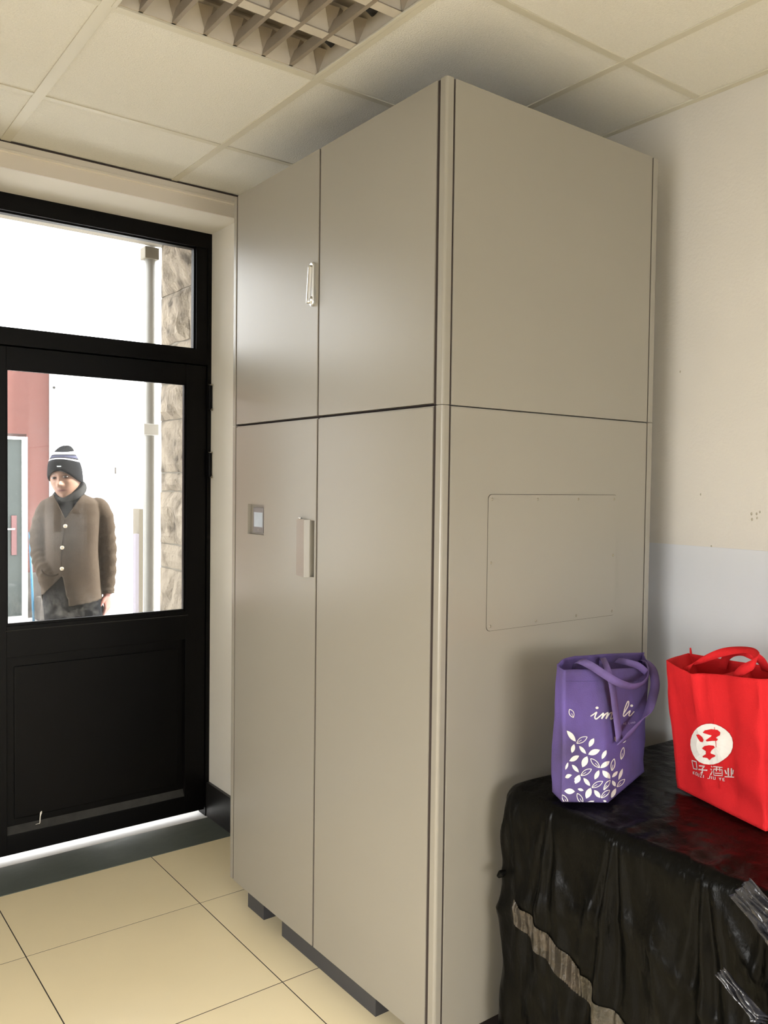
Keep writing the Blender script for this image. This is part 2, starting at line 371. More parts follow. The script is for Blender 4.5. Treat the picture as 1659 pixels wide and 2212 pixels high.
# end reflectors and long reflectors between the tubes (wedge profile)
for k, y in enumerate(rows):
    if k in (0, 3):
        s = -1 if k == 0 else 1
        MB().prism([(y, ZC+.003), (y+s*.010, ZC+.003), (y+s*.030, ZC+.08), (y, ZC+.08)], 0, x0, x1).obj('side_reflector', 'fix', lamp)
    else:
        MB().prism([(y-.017, ZC+.004), (y+.017, ZC+.004), (y+.010, ZC+.012), (y+.035, ZC+.08), (y-.035, ZC+.08), (y-.010, ZC+.012)], 0, x0, x1).obj('reflector', 'fix', lamp)
nb = int(round((x1-x0)/.0885))
for (yb, ya) in zip(rows[:-1], rows[1:]):
    for k in range(1, nb+1):
        x = x1-k*.0885+.0
        if x < x0+.02: continue
        e0, e1 = ya+.001, yb-.001
        MB().prism([(x-.006, ZC+.003), (x+.006, ZC+.003), (x+.004, ZC+.034), (x-.004, ZC+.034)], 1, e0, e1).obj('louvre_blade', 'fix_shaded', lamp)
    # triangular concave end cheeks
    ym = (ya+yb)/2
    for k in range(0, nb+1):
        x = x1-k*.0885
        if x < x0+.02: continue
        for sy in (ya, yb):
            s = 1 if sy == ya else -1
            MB().add([(x, sy+s*.012, ZC+.004), (x-.030, sy+s*.030, ZC+.07), (x+.030, sy+s*.030, ZC+.07), (x, sy+s*.06, ZC+.055)],
                     [(0, 1, 3), (0, 3, 2), (0, 2, 1), (1, 2, 3)]).obj('reflector_fin', 'fix_shaded', lamp)
    # tube with sockets
    MB().tube([(x0+.035, ym, ZC+.078), (x1-.035, ym, ZC+.078)], .0125, 14, 1).obj('tube', 'beadw', lamp, smooth=True)
    for xe, sx in ((x1, -1), (x0, 1)):
        MB().tube([(xe+sx*.001, ym, ZC+.06), (xe+sx*.034, ym, ZC+.075)], .019, 14, 1).obj('tube_socket', 'hole', lamp, smooth=True)

# ================================================================ DOOR
YF = 3.498
door = struct('door_1', MB().box((OX0, YF, 0), (OX0+.05, YF+.07, OZ)).box((1.627, YF, 0), (OX1, YF+.07, OZ)).box((OX0+.05, YF, 2.549), (1.627, YF+.07, OZ)).box((OX0+.05, YF, 2.035), (1.627, YF+.07, 2.10)), 'black')
# transom light
MB().box((1.574, YF+.004, 2.10), (1.627, YF+.06, 2.549)).box((.61, YF+.004, 2.10), (.70, YF+.06, 2.549)).obj('transom_stile', 'black', door)
MB().box((.70, YF+.030, 2.10), (1.574, YF+.034, 2.549)).obj('pane', 'glass2', door)
bd = MB()
for a, b in [((.70, 2.10), (1.574, 2.106)), ((.70, 2.543), (1.574, 2.549)), ((1.567, 2.106), (1.574, 2.543)), ((.70, 2.106), (.707, 2.543))]:
    bd.box((a[0], YF+.018, a[1]), (b[0], YF+.029, b[1]))
bd.obj('glazing_bead', 'black', door)
MB().box((OX0+.05, YF+.030, 2.10), (.61, YF+.034, 2.549)).obj('pane', 'glass2', door)
lf2 = MB()
for a, b in [((-.288, .030), (-.18, 2.030)), ((.56, .030), (.672, 2.030)), ((-.18, 1.945), (.56, 2.030)), ((-.18, .815), (.56, .939)), ((-.18, .030), (.56, .108))]:
    lf2.box((a[0], YF+.006, a[1]), (b[0], YF+.050, b[1]))
lf2o = lf2.obj('door_leaf', 'black', door)
MB().box((-.18, YF+.024, .108), (.56, YF+.034, .815)).obj('lower_panel', 'black', lf2o)
MB().box((-.18, YF+.026, .939), (.56, YF+.031, 1.945)).obj('pane', 'glass', lf2o)
MB().box((OX0+.05, YF+.051, 2.005), (1.627, YF+.07, 2.035)).box((1.607, YF+.051, 0.03), (1.627, YF+.07, 2.005)).obj('door_stop', 'black', door)
# leaf
lf = MB()
LX, RX = .676, 1.624
HL, HR, GB, GT = .788, 1.530, .939, 1.945
for a, b in [((LX, .030), (HL, 2.030)), ((HR, .030), (RX, 2.030)), ((HL, GT), (HR, 2.030)), ((HL, .815), (HR, GB)), ((HL, .030), (HR, .108))]:
    lf.box((a[0], YF+.006, a[1]), (b[0], YF+.050, b[1]))
leaf = lf.obj('door_leaf', 'black', door, bevel=.0015)
MB().box((HL, YF+.024, .108), (HR, YF+.034, .815)).obj('lower_panel', 'black', leaf)
MB().box((HL+.03, YF+.0165, .165), (HR-.03, YF+.024, .775)).obj('raised_panel', 'black', leaf, bevel=.003)
MB().prism([(YF+.010, .108), (YF+.024, .108), (YF+.024, .138)], 0, HL, HR).obj('dusty_ledge', 'dust', leaf)
MB().box((HL, YF+.026, GB), (HR, YF+.031, GT)).obj('pane', 'glass', leaf)
bd = MB()
for a, b in [((HL, GB), (HR, GB+.010)), ((HL, GT-.006), (HR, GT)), ((HR-.008, GB+.01), (HR, GT-.006)), ((HL, GB+.01), (HL+.006, GT-.006))]:
    bd.box((a[0], YF+.012, a[1]), (b[0], YF+.0255, b[1]))
bd.obj('glazing_bead', 'black', leaf)
MB().box((HL-.006, YF+.001, GB-.018), (HR+.01, YF+.006, GB-.0155)).obj('bead_edge', 'dust', leaf)
MB().tube([(LX+.035, YF-.04, 1.02), (LX+.035, YF-.04, 1.16)], .010, 10, 1).obj('door_handle', 'chrome', leaf, smooth=True)
for z0 in (1.838, 1.538):
    hg = MB().box((1.622, YF-.012, z0), (1.643, YF+.004, z0+.108)).tube([(1.634, YF-.014, z0), (1.634, YF-.014, z0+.108)], .008, 12, 1)
    ho = hg.obj('hinge', 'black', door)
    MB().box((1.628, YF-.026, z0+.106), (1.642, YF-.010, z0+.110)).box((1.636, YF-.026, z0-.006), (1.642, YF-.012, z0+.004)).obj('hinge_pin', 'screwm', ho)
# paint drip on the panel
pd = MB()
dp = [on_y(u, v, YF+.016) for u, v in [(77, 1781), (83, 1779), (86, 1778), (86.5, 1770), (87, 1763), (88.5, 1756), (90, 1752)]]
pd.tube(dp, [.0008, .001, .0016, .002, .002, .0042, .0015], 6, 2)
pd.obj('paint_drip', 'beadw', leaf)

# ================================================================ CABINET (lower unit + upper unit)
XF, YN, YL, XBK = 1.3585, 1.580, 2.712, 2.205
SEAM = 1.7105
def rect_with_hole(x_out, x_in, y0, y1, z0, z1, hy0, hy1, hz0, hz1):
    m = MB()
    for a, b, c, d in [(y0, hy0, z0, z1), (hy1, y1, z0, z1), (hy0, hy1, z0, hz0), (hy0, hy1, hz1, z1)]:
        m.box((x_out, a, c), (x_in, b, d))
    return m
def post(x0, y0, z0, z1, r=.008, wx=.0225, wy=.0235):
    """near corner post: L section with rounded outer corner"""
    pl = [(x0, y0+wy), (x0, y0+r)]+[(x0+r-r*math.cos(t), y0+r-r*math.sin(t)) for t in [PI/8*k for k in range(1, 4)]]+[(x0+r, y0), (x0+wx, y0), (x0+wx, y0+wy)]
    return MB().prism([(p[0], p[1]) for p in pl], 2, z0, z1)
def unit(root, z0, z1):
    MB().box((XF+.020, YN+.020, z0+.002), (XBK-.004, YL-.006, z1-.002)).obj('carcass', 'gap', root)
    MB().box((XF+.004, YN+.004, z1-.0045), (XBK-.002, YL-.002, z1-.0005)).obj('top_plate', 'cab', root)
    post(XF, YN, z0, z1).obj('corner_post', 'cab', root)
    MB().box((XF, 2.692, z0), (XF+.03, YL, z1)).obj('corner_post', 'cab', root, bevel=.002)
    MB().box((2.184, YN, z0), (XBK, YN+.03, z1)).obj('corner_post', 'cab', root, bevel=.002)
    MB().box((XF+.03, YL-.006, z0), (XBK, YL, z1)).obj('back_panel', 'cab', root)
    MB().box((XBK-.004, YN+.03, z0), (XBK, YL-.006, z1)).obj('rear_panel', 'cab', root)
lower = tag(empty('cabinet', ((XF+XBK)/2, (YN+YL)/2, 0)), 'tall grey steel lower cabinet with two doors, small display and screwed access plate', 'cabinet')
upper = tag(empty('cabinet_top_unit', ((XF+XBK)/2, (YN+YL)/2, SEAM)), 'grey steel upper cabinet with chrome lever latch, stacked near the ceiling', 'cabinet')
ZB, ZT = .0955, 2.508
unit(lower, ZB, SEAM-.0008); unit(upper, SEAM+.0008, ZT)
# side panels
sp = MB().box((1.3880, YN, ZB), (2.178, YN+.018, SEAM-.003)).obj('side_panel', 'cab', lower, bevel=.0012)
MB().box((1.3880, YN, SEAM+.001), (2.178, YN+.018, ZT)).obj('side_panel', 'cab', upper, bevel=.0012)
# access plate
r = .012; a0, a1, b0, b1 = 1.519, 2.041, 1.1345, 1.489
pl = []
for cx, cy, s in [(a1-r, b1-r, 0), (a0+r, b1-r, 1), (a0+r, b0+r, 2), (a1-r, b0+r, 3)]:
    for k in range(5): t = PI/2*(s+k/4); pl.append((cx+r*math.cos(t), cy+r*math.sin(t)))
MB().prism([((x-1.78)*1.0042+1.78, (z-1.3118)*1.0062+1.3118) for x, z in pl], 1, YN-.0004, YN+.001).obj('plate_gap', 'gap', lower)
ap = MB().prism(pl, 1, YN-.0022, YN+.001).obj('access_plate', 'cab', lower)
sc = []
for fx, fz in [(0, 1), (.345, 1), (.68, 1), (1, 1), (0, .5), (1, .5), (0, 0), (.345, 0), (.68, 0), (1, 0)]:
    x, z = a0+.012+fx*(a1-a0-.026), b0+.012+fz*(b1-b0-.024)
    MB().add([(x+.0042*math.cos(t), YN-.0022, z+.0042*math.sin(t)) for t in [k*PI/4 for k in range(8)]]+[(x+.0026*math.cos(t), YN-.0045, z+.0026*math.sin(t)) for t in [k*PI/4 for k in range(8)]],
             [(k, (k+1) % 8, 8+(k+1) % 8, 8+k) for k in range(8)]+[tuple(range(8, 16))]).obj('screw', 'screwm', ap)
# doors
YM = 2.151
dz0, dz1 = ZB, SEAM-.0045
MB().box((XF-.001, 1.6155, dz0), (XF+.018, YM-.0042, dz1)).obj('door', 'cab', lower, bevel=.0012)
DY0, DY1, DZ0, DZ1 = 2.478, 2.592, 1.338, 1.440
PY0, PY1, PZ0, PZ1 = 2.163, 2.186, 1.228, 1.400
ld = rect_with_hole(XF-.001, XF+.018, 2.300, 2.682, dz0, dz1, DY0, DY1, DZ0, DZ1)
q = rect_with_hole(XF-.001, XF+.018, YM+.0042, 2.300, dz0, dz1, PY0, PY1, PZ0, PZ1); ld.add(q.v, q.f)
ldo = ld.obj('door', 'cab', lower)
MB().box((XF+.0165, PY0, PZ0), (XF+.0185, PY1, PZ1)).obj('handle_recess', 'gap', ldo)  # recess back coloured dark for the shadow beside the pull
# lower pull: folded sheet standing off toward the door edge
hp = MB().add([(XF-.001, 2.268, 1.226), (XF-.019, 2.194, 1.226), (XF-.003, 2.187, 1.226), (XF-.001, 2.187, 1.226),
               (XF-.001, 2.268, 1.402), (XF-.019, 2.194, 1.402), (XF-.003, 2.187, 1.402), (XF-.001, 2.187, 1.402)],
              [(0, 1, 2, 3), (4, 7, 6, 5), (0, 4, 5, 1), (1, 5, 6, 2), (2, 6, 7, 3), (3, 7, 4, 0)])
hpo = hp.obj('pull_handle', 'cab', ldo)
MB().tube([(XF-.010, 2.232, 1.403), (XF-.010, 2.232, 1.408)], .005, 10, 1).obj('handle_screw', 'chrome', ldo, smooth=True)
# display
MB().box((XF+.0135, DY0-.006, DZ0-.006), (XF+.0180, DY1+.006, DZ1+.006)).obj('display_recess', 'cab', ldo)
dsp = MB().box((XF+.004, 2.4905, 1.3455), (XF+.0135, 2.5635, 1.4285)).obj('display', 'bezel', ldo, bevel=.001)
MB().box((XF+.0034, 2.497, 1.3640), (XF+.0041, 2.5555, 1.4130)).obj('display_screen', 'screen', ldo)
MB().tube([(XF+.0034, 2.526, 1.3545), (XF+.0041, 2.526, 1.3545)], .0032, 12, 1).obj('display_button', 'screwm', ldo)
# upper doors
MB().box((XF-.001, 1.6155, SEAM+.0055), (XF+.018, YM-.0042, ZT)).obj('door', 'cab', upper, bevel=.0012)
udo = MB().box((XF-.001, YM+.0042, SEAM+.0055), (XF+.018, 2.682, ZT)).obj('door', 'cab', upper, bevel=.0012)
# chrome lever latch: pill base + raised lever + keyhole nub
def pill(m, yc, z0, z1, hw, xa, xb, taper=.0):
    pl = [(yc+hw*math.cos(t), z1-hw+hw*math.sin(t)) for t in [PI*k/8 for k in range(9)]]+[(yc+hw*math.cos(t), z0+hw+hw*math.sin(t)) for t in [PI+PI*k/8 for k in range(9)]]
    n = len(pl)
    top = [(yc+(p[0]-yc)*.8, (z0+z1)/2+(p[1]-(z0+z1)/2)*.96) for p in pl]
    m.add([(xa, p[0], p[1]) for p in pl]+[(xb+(xa-xb)*.25, p[0], p[1]) for p in pl]+[(xb, p[0], p[1]) for p in top],
          [(i, (i+1) % n, n+(i+1) % n, n+i) for i in range(n)]+[(n+i, n+(i+1) % n, 2*n+(i+1) % n, 2*n+i) for i in range(n)]+[tuple(range(2*n, 3*n)), tuple(range(n-1, -1, -1))])
lt = MB(); pill(lt, 2.181, 2.046, 2.178, .0130, XF-.001, XF-.011)
lto = lt.obj('lever_latch', 'chrome', udo, smooth=False)
lv = MB(); lv.tube([(XF-.011, 2.181, 2.166), (XF-.0125, 2.182, 2.13), (XF-.014, 2.1835, 2.09), (XF-.016, 2.185, 2.054)], [(.0085, .0085), (.0088, .0088), (.0088, .0088), (.0078, .0078)], 12, 4)
lv.tube([(XF-.008, 2.178, 2.072), (XF-.0135, 2.178, 2.058)], .007, 12, 1)
for o in [lv.obj('lever', 'chrome', lower, smooth=True)]:
    o.parent = lto; o.location = -world_loc(lto)
for root_, za, zb in ((lower, ZB, SEAM-.0008), (upper, SEAM+.0008, ZT)):  # dark strips painting the shade in the door and panel gaps
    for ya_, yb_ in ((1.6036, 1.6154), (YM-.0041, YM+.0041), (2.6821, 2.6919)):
        MB().box((XF+.0028, ya_, za+.001), (XF+.016, yb_, zb-.001)).obj('door_gap_shade', 'gap', root_)
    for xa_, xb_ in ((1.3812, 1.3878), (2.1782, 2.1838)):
        MB().box((xa_, YN+.0028, za+.001), (xb_, YN+.016, zb-.001)).obj('panel_gap_shade', 'gap', root_)
# plinth pieces under the cabinet
for y0, y1 in [(2.535, 2.652), (1.881, 2.411), (1.60, 1.70)]:
    MB().box((1.400, y0, 0), (1.450, y1, ZB)).obj('plinth', 'plinth', lower, bevel=.001)
MB().box((1.462, YN+.03, 0.001), (1.475, YL-.04, ZB)).box((1.475, YN+.03, 0.001), (2.17, YN+.045, ZB)).obj('added_dark_panel', 'gap', lower)  # dark panel added to keep the floor under the cabinet from showing lit
for y0, y1 in [(2.535, 2.652), (1.60, 1.70)]:
    MB().box((2.12, y0, 0), (2.18, y1, ZB)).obj('plinth', 'plinth', lower, bevel=.001)

# ================================================================ WRAPPED BOX
def box_outline(n):
    """rounded rectangle outline, x 1.50..2.315, y .28..1.53 -> list of (pt, normal, arclen)"""
    X0, X1, Y0, Y1 = 1.528, 2.325, .25, 1.535; out = []
    r = .055
    segs = []
    def line(a, b, k):
        for i in range(k): t = i/k; segs.append((a[0]*(1-t)+b[0]*t, a[1]*(1-t)+b[1]*t))
    def arc(cx, cy, a0, k):
        for i in range(k): t = a0+PI/2*i/k; segs.append((cx+r*math.cos(t), cy+r*math.sin(t)))
    line((X1-r, Y1), (X0+r, Y1), 70); arc(X0+r, Y1-r, PI/2, 14)
    line((X0, Y1-r), (X0, Y0+r), 210); arc(X0+r, Y0+r, PI, 10)
    line((X0+r, Y0), (X1-r, Y0), 40); arc(X1-r, Y0+r, 1.5*PI, 8)
    line((X1, Y0+r), (X1, Y1-r), 40); arc(X1-r, Y1-r, 0, 8)
    return segs
seg = box_outline(0); ns = len(seg); cx, cy = 1.91, .90
ZTOP = .748
arc = [0]
for i in range(1, ns): arc.append(arc[-1]+(Vector(seg[i])-Vector(seg[i-1])).length)
apex = []     # gathering points along the front edge (y values) with fold fans
for yv, am in [(1.36, .6), (1.17, 1.0), (.95, .8), (.80, 1.0), (.60, .9), (1.50, .5)]: apex.append((yv, am))
def fold(i, hgt):
    """outward offset of the side at outline index i, hgt = distance below the top edge"""
    x, y = seg[i]; s = arc[i]; o = 0
    for yv, am in apex:
        d = y-yv-.06*hgt*(1 if yv > 1 else -.6); wdt = .012+.16*hgt
        k = d/wdt
        o += am*math.exp(-k*k)*.020*(math.cos(k*5.5)*.75+.25)*min(1, hgt*7+.12)
    o += .006*math.sin(s*41+hgt*5+1.5*math.sin(hgt*9))*min(1, hgt*3)
    o += .009*noise.noise(Vector((s*5, hgt*3.2, 4.1)))*min(1, hgt*5)+.005*noise.noise(Vector((s*17, hgt*9, 1.3)))*min(1, hgt*5)
    r1 = 1-abs(noise.noise(Vector((s*6+hgt*5*math.sin(s*3), hgt*2.2, 8.8)))); o += .016*(r1**6-.35)*min(1, hgt*6)
    r2 = 1-abs(noise.noise(Vector((s*13-hgt*7, hgt*5, 2.8)))); o += .006*(r2**5-.35)*min(1, hgt*9)
    if s < .7: o = o*.3
    return o
rows = []
def nrm(i):
    a = Vector(seg[(i-1) % ns]); b = Vector(seg[(i+1) % ns]); t = (b-a).normalized(); n = Vector((-t.y, t.x)) if False else Vector((t.y, -t.x))
    c = Vector(seg[i])-Vector((cx, cy))
    return n if n.dot(c) > 0 else -n
N = [nrm(i) for i in range(ns)]
RT = .035
for k in range(26):        # top surface from the centre outward
    t = (k/25)**.75; row = []
    for i in range(ns):
        p = Vector((cx, cy)).lerp(Vector(seg[i])-N[i]*RT, t)
        e = max(0, (t-.55)/.45)
        z = ZTOP-.002-.004*e+.0025*noise.noise(Vector((p.x*9, p.y*9, 0)))+.0022*noise.noise(Vector((p.x*34, p.y*22, 3)))
        if i > 70 and i < 310:
            for yv, am in apex:
                d = (p.y-yv)/.05; z += am*.006*math.exp(-d*d)*math.cos(d*5)*e*e
        z -= .010*math.exp(-((p.x-1.56)/.07)**2)*(1 if True else 0)*abs(noise.noise(Vector((p.y*6, 1, 1))))*2
        row.append((p.x, p.y, z))
    rows.append(row)
for k in range(1, 7):      # rounded shoulder
    a = PI/2*k/6; row = []
    for i in range(ns):
        p = Vector(seg[i])-N[i]*RT*(1-math.sin(a)); zz = ZTOP-.004-RT*(1-math.cos(a))
        o = fold(i, RT*(1-math.cos(a)))*math.sin(a)
        zz += .010*noise.noise(Vector((arc[i]*7, 2.2, 0)))*math.sin(a)
        p = p+N[i]*o; row.append((p.x, p.y, zz))
    rows.append(row)
z_s = ZTOP-.004-RT
for k in range(1, 46):
    t = k/45; zz = z_s*(1-t)+.004*t; row = []
    for i in range(ns):
        hgt = ZTOP-zz; p = Vector(seg[i])+N[i]*(fold(i, hgt)+.012*hgt)
        x, y = p.x, min(p.y, YN-.012); x = min(x, XW-.006)
        if k == 45: pass
        row.append((x, y, zz))
    rows.append(row)
pile = tag(empty('covered_crate', (cx, cy, 0)), 'large box wrapped in creased black plastic sheet beside the grey cabinet', 'box')
cov = MB().grid(rows, True)
n0 = len(cov.v); cov.v.append(Vector((cx, cy, ZTOP))); cov.f += [(n0, (i+1) % ns, i) for i in range(ns)]
lastn = (len(rows)-1)*ns; cov.v.append(Vector((cx, cy, .004))); cov.f += [(n0+1, lastn+i, lastn+(i+1) % ns) for i in range(ns)]
cov.obj('plastic_cover', 'plastic', pile, smooth=True)
def side_pt(y, z, off):
    """point on the front side of the cover"""
    best = min(range(84, 296), key=lambda i: abs(seg[i][1]-y)); hgt = ZTOP-z
    p = Vector(seg[best])+N[best]*(fold(best, hgt)+.012*hgt+off); return (p.x, p.y, z)
def tape(path, wd, seed):
    m = MB(); pts, _ = smooth_path([(0, a, b) for a, b in path], 1, 26); rw = []
    for q in range(7):
        f = q/6-.5; rw.append([side_pt(p.y, p.z+f*wd*(1+.25*noise.noise(Vector((p.y*20, seed, f)))), .0028+.0012*noise.noise(Vector((p.y*60, p.z*60, seed)))) for p in pts])
    return m.grid(rw)
tape([(1.462, .445), (1.38, .415), (1.30, .385), (1.255, .362)], .065, 1).obj('packing_tape', 'tape', pile, smooth=True)
tape([(1.255, .352), (1.15, .315), (1.05, .275), (.93, .235), (.8, .20), (.6, .16)], .055, 5).obj('packing_tape', mat('tape under plastic', (.035, .03, .02), .4, col2=(.08, .065, .045), vscale=30, bump=.6, bscale=70), pile, smooth=True)
# tassel of twisted plastic at the far left edge
MB().tube([(1.545, 1.500, .530), (1.528, 1.506, .527), (1.518, 1.510, .523), (1.510, 1.514, .515)], [.004, .006, .010, .004], 7, 3).obj('plastic_knot', 'plastic', pile)
# shiny crumpled flap at the front edge near the right border
def flap(pts, rowsn, name, seed):
    m = MB(); A, B, Cc, D = [Vector(p) for p in pts]; rw = []
    for i in range(rowsn+1):
        s = i/rowsn; row = []
        for j in range(25):
            t = j/24; p = (A*(1-t)+B*t)*(1-s)+(D*(1-t)+Cc*t)*s
            wv = (.012*math.sin(t*19+s*2+seed)+.008*noise.noise(Vector((t*7, s*4, seed)))+.004*math.sin(t*43-s*6))*(.25+s)
            row.append(p+Vector((-wv, wv*.3, wv*.4)))
        rw.append(row)
    o = m.grid(rw).obj(name, 'flap', pile, smooth=True)
    sd = o.modifiers.new('s', 'SOLIDIFY'); sd.thickness = .0006
    return o
flap([on_x(1576, 1936, 1.508), on_x(1621, 1896, 1.488), on_x(1712, 1985, 1.460), on_x(1700, 2070, 1.470)], 20, 'plastic_flap', 1.)
flap([on_x(1546, 2106, 1.488), on_x(1566, 2090, 1.482), on_x(1652, 2196, 1.478), on_x(1634, 2214, 1.484)], 20, 'plastic_flap', 2.)
flap([(1.500, .83, .690), (1.480, .79, .750), (1.490, .64, .625), (1.475, .70, .600)], 18, 'plastic_flap', 4.)
# scraps
tag(MB().add([(1.92, 1.232, ZTOP+.002), (1.932, 1.226, ZTOP+.008), (1.938, 1.240, ZTOP+.003), (1.944, 1.231, ZTOP+.006), (1.93, 1.246, ZTOP+.002)], [(0, 1, 2, 4), (1, 3, 2), (0, 4, 1), (4, 2, 3, 1)]).obj('paper_scrap', 'leafbit', loc=(1.93, 1.235, ZTOP)), 'tiny dry yellow scrap lying on black plastic between the purple and red bags', 'scrap')

# ================================================================ BAGS
def project(p):
    d = p-CAM; dep = d.dot(Fv); return 829.5+F_PX*d.dot(Rv)/dep, 1106-F_PX*d.dot(Uv)/dep
class Bag:
    def __init__(s, bot, top, front, wrinkle, seed, amp):
        """bot/top: matching corner loops (first `front`+1 points are the front face)"""
        s.bot = [Vector(p) for p in bot]; s.top = [Vector(p) for p in top]; s.fr = front; s.wr = wrinkle; s.seed = seed; s.amp = amp
        n = len(s.bot); s.len = [((s.bot[i]-s.bot[(i+1) % n]).length+(s.top[i]-s.top[(i+1) % n]).length)/2 for i in range(n)]
    def raw(s, q, t):
        n = len(s.bot); q = q % n; i = int(q); f = q-i; j = (i+1) % n
        b = s.bot[i].lerp(s.bot[j], f); p = s.top[i].lerp(s.top[j], f)
        return b.lerp(p, t)
    def normal(s, q, t):
        e = .02; a = s.raw(q+e, t)-s.raw(q-e, t); b = s.raw(q, min(1, t+e))-s.raw(q, max(0, t-e))
        return a.cross(b).normalized()
    def P(s, q, t, off=0):
        p = s.raw(q, t); nv = s.normal(q, t)
        return p+nv*(s.wr(q, t)*s.amp*min(1, 8*t)+off)
    def build(s, name, m, res=26, rt=40):
        n = len(s.bot); qs = []
        for i in range(n):
            k = max(4, int(s.len[i]*res*4)); qs += [i+j/k for j in range(k)]
        rows = [[s.P(q, t) for q in qs] for t in [k/rt for k in range(rt+1)]]
        mb = MB().grid(rows, True)
        cB = sum(s.bot, Vector())/n; n0 = len(mb.v); mb.v.append(cB); mb.f += [(n0, (i+1) % len(qs), i) for i in range(len(qs))]
        return mb
    def find(s, u, v, qmax):
        q, t = qmax/2, .5
        for _ in range(14):
            a = project(s.raw(q, t)); e = 1e-3
            b = project(s.raw(q+e, t)); c = project(s.raw(q, t+e))
            j = [[(b[0]-a[0])/e, (c[0]-a[0])/e], [(b[1]-a[1])/e, (c[1]-a[1])/e]]
            det = j[0][0]*j[1][1]-j[0][1]*j[1][0]; du, dv = u-a[0], v-a[1]
            q += (j[1][1]*du-j[0][1]*dv)/det; t += (-j[1][0]*du+j[0][0]*dv)/det
            q = min(max(q, .002), qmax-.002); t = min(max(t, .004), .999)
        return q, t
def solid(o, t):
    md = o.modifiers.new('thick', 'SOLIDIFY'); md.thickness = t; md.offset = -1; return o
def print_poly(mb, bag, pts, qmax, off=.0012, ctr=None):
    qt = [bag.find(u, v, qmax) for u, v in pts]; n = len(qt)
    c = (sum(a for a, b in qt)/n, sum(b for a, b in qt)/n)
    n0 = len(mb.v); V = [bag.P(c[0], c[1], off)]
    ringsN = 3
    for r_ in range(1, ringsN+1):
        for a, b in qt: V.append(bag.P(c[0]+(a-c[0])*r_/ringsN, c[1]+(b-c[1])*r_/ringsN, off))
    F_ = [(0, 1+i, 1+(i+1) % n) for i in range(n)]
    for r_ in range(ringsN-1):
        F_ += [(1+r_*n+i, 1+(r_+1)*n+i, 1+(r_+1)*n+(i+1) % n, 1+r_*n+(i+1) % n) for i in range(n)]
    mb.add(V, F_)
def print_stroke(mb, bag, pts, wd, qmax, off=.0012, ups=5, closed=False, taper=False):
    pts = [Vector((p[0], p[1], 0)) for p in pts]
    if ups > 1: P, _ = smooth_path(pts, 1, ups)
    else:
        P = []
        for a, b in zip(pts[:-1], pts[1:]): P += [a.lerp(b, k/3) for k in range(3)]
        P.append(pts[-1])
    L = []; Rr = []
    for i, p in enumerate(P):
        t = (P[min(i+1, len(P)-1)]-P[max(i-1, 0)]); t.normalize(); nn = Vector((-t.y, t.x, 0))
        w_ = wd/2*(1 if not taper else (.35+.65*math.sin(PI*(i+.5)/len(P))))
        a = p+nn*w_; b = p-nn*w_
        qa = bag.find(a.x, a.y, qmax); qb = bag.find(b.x, b.y, qmax)
        L.append(bag.P(qa[0], qa[1], off)); Rr.append(bag.P(qb[0], qb[1], off))
    mb.grid([L, Rr])
def ribbon(name, m, ctr, parent, wd, ups=8, th=.0016):
    """ctr: (point, width direction)"""
    P, _ = smooth_path([c[0] for c in ctr], 1, ups); Wd, _ = smooth_path([Vector(c[1]).normalized() for c in ctr], 1, ups)
    A = [p+w_.normalized()*wd/2 for p, w_ in zip(P, Wd)]; B = [p-w_.normalized()*wd/2 for p, w_ in zip(P, Wd)]
    Cc = [p for p in P]
    o = MB().grid([A, Cc, B]).obj(name, m, parent, smooth=True)
    md = o.modifiers.new('thick', 'SOLIDIFY'); md.thickness = th; md.offset = 0
    return o
ZBAG = ZTOP+.005
# ---- purple bag
def wrp(q, t):
    v = .6*math.sin(q*5.2+t*3.1)+.9*noise.noise(Vector((q*2.1, t*3.3, 2.7)))+.35*noise.noise(Vector((q*6, t*9, 7.7)))
    if q < 2:      # deep dent low on the left of the front face
        d = (q-.22)**2/.03+(t-.20-(q-.1)*-.25)**2/.0012; v -= 1.6*math.exp(-d)
    return v
pb = Bag([(1.552, 1.343, ZBAG), (1.640, 1.276, ZBAG), (1.900, 1.362, ZBAG), (1.935, 1.455, ZBAG), (1.68, 1.475, ZBAG), (1.583, 1.402, ZBAG)],
         [on_y(1217, 1447, 1.352), on_y(1300, 1446, 1.350), on_y(1400, 1441, 1.368), on_y(1391, 1409, 1.455), on_y(1237, 1416, 1.450), on_y(1200, 1434, 1.390)], 2, wrp, 1, .0045)
pbag = tag(empty('shopping_bag', (1.75, 1.39, ZBAG)), 'purple fabric shopping bag with white leaf print, on the black wrapped box', 'bag')
solid(pb.build('b', 'purple').obj('bag_body', 'purple', pbag, smooth=True), .0015)
def Lp(x, y): return (1150+x/5.72, 1380+y/5.72)
def leaf_pts(a, b, wd, n=9):
    a = Vector(a); b = Vector(b); d = b-a; nn = Vector((-d.y, d.x)).normalized()
    out = [a+d*(k/n)+nn*wd/2*math.sin(PI*k/n)**.8 for k in range(n+1)]+[a+d*(1-k/n)-nn*wd/2*math.sin(PI*k/n)**.8 for k in range(1, n)]
    return out
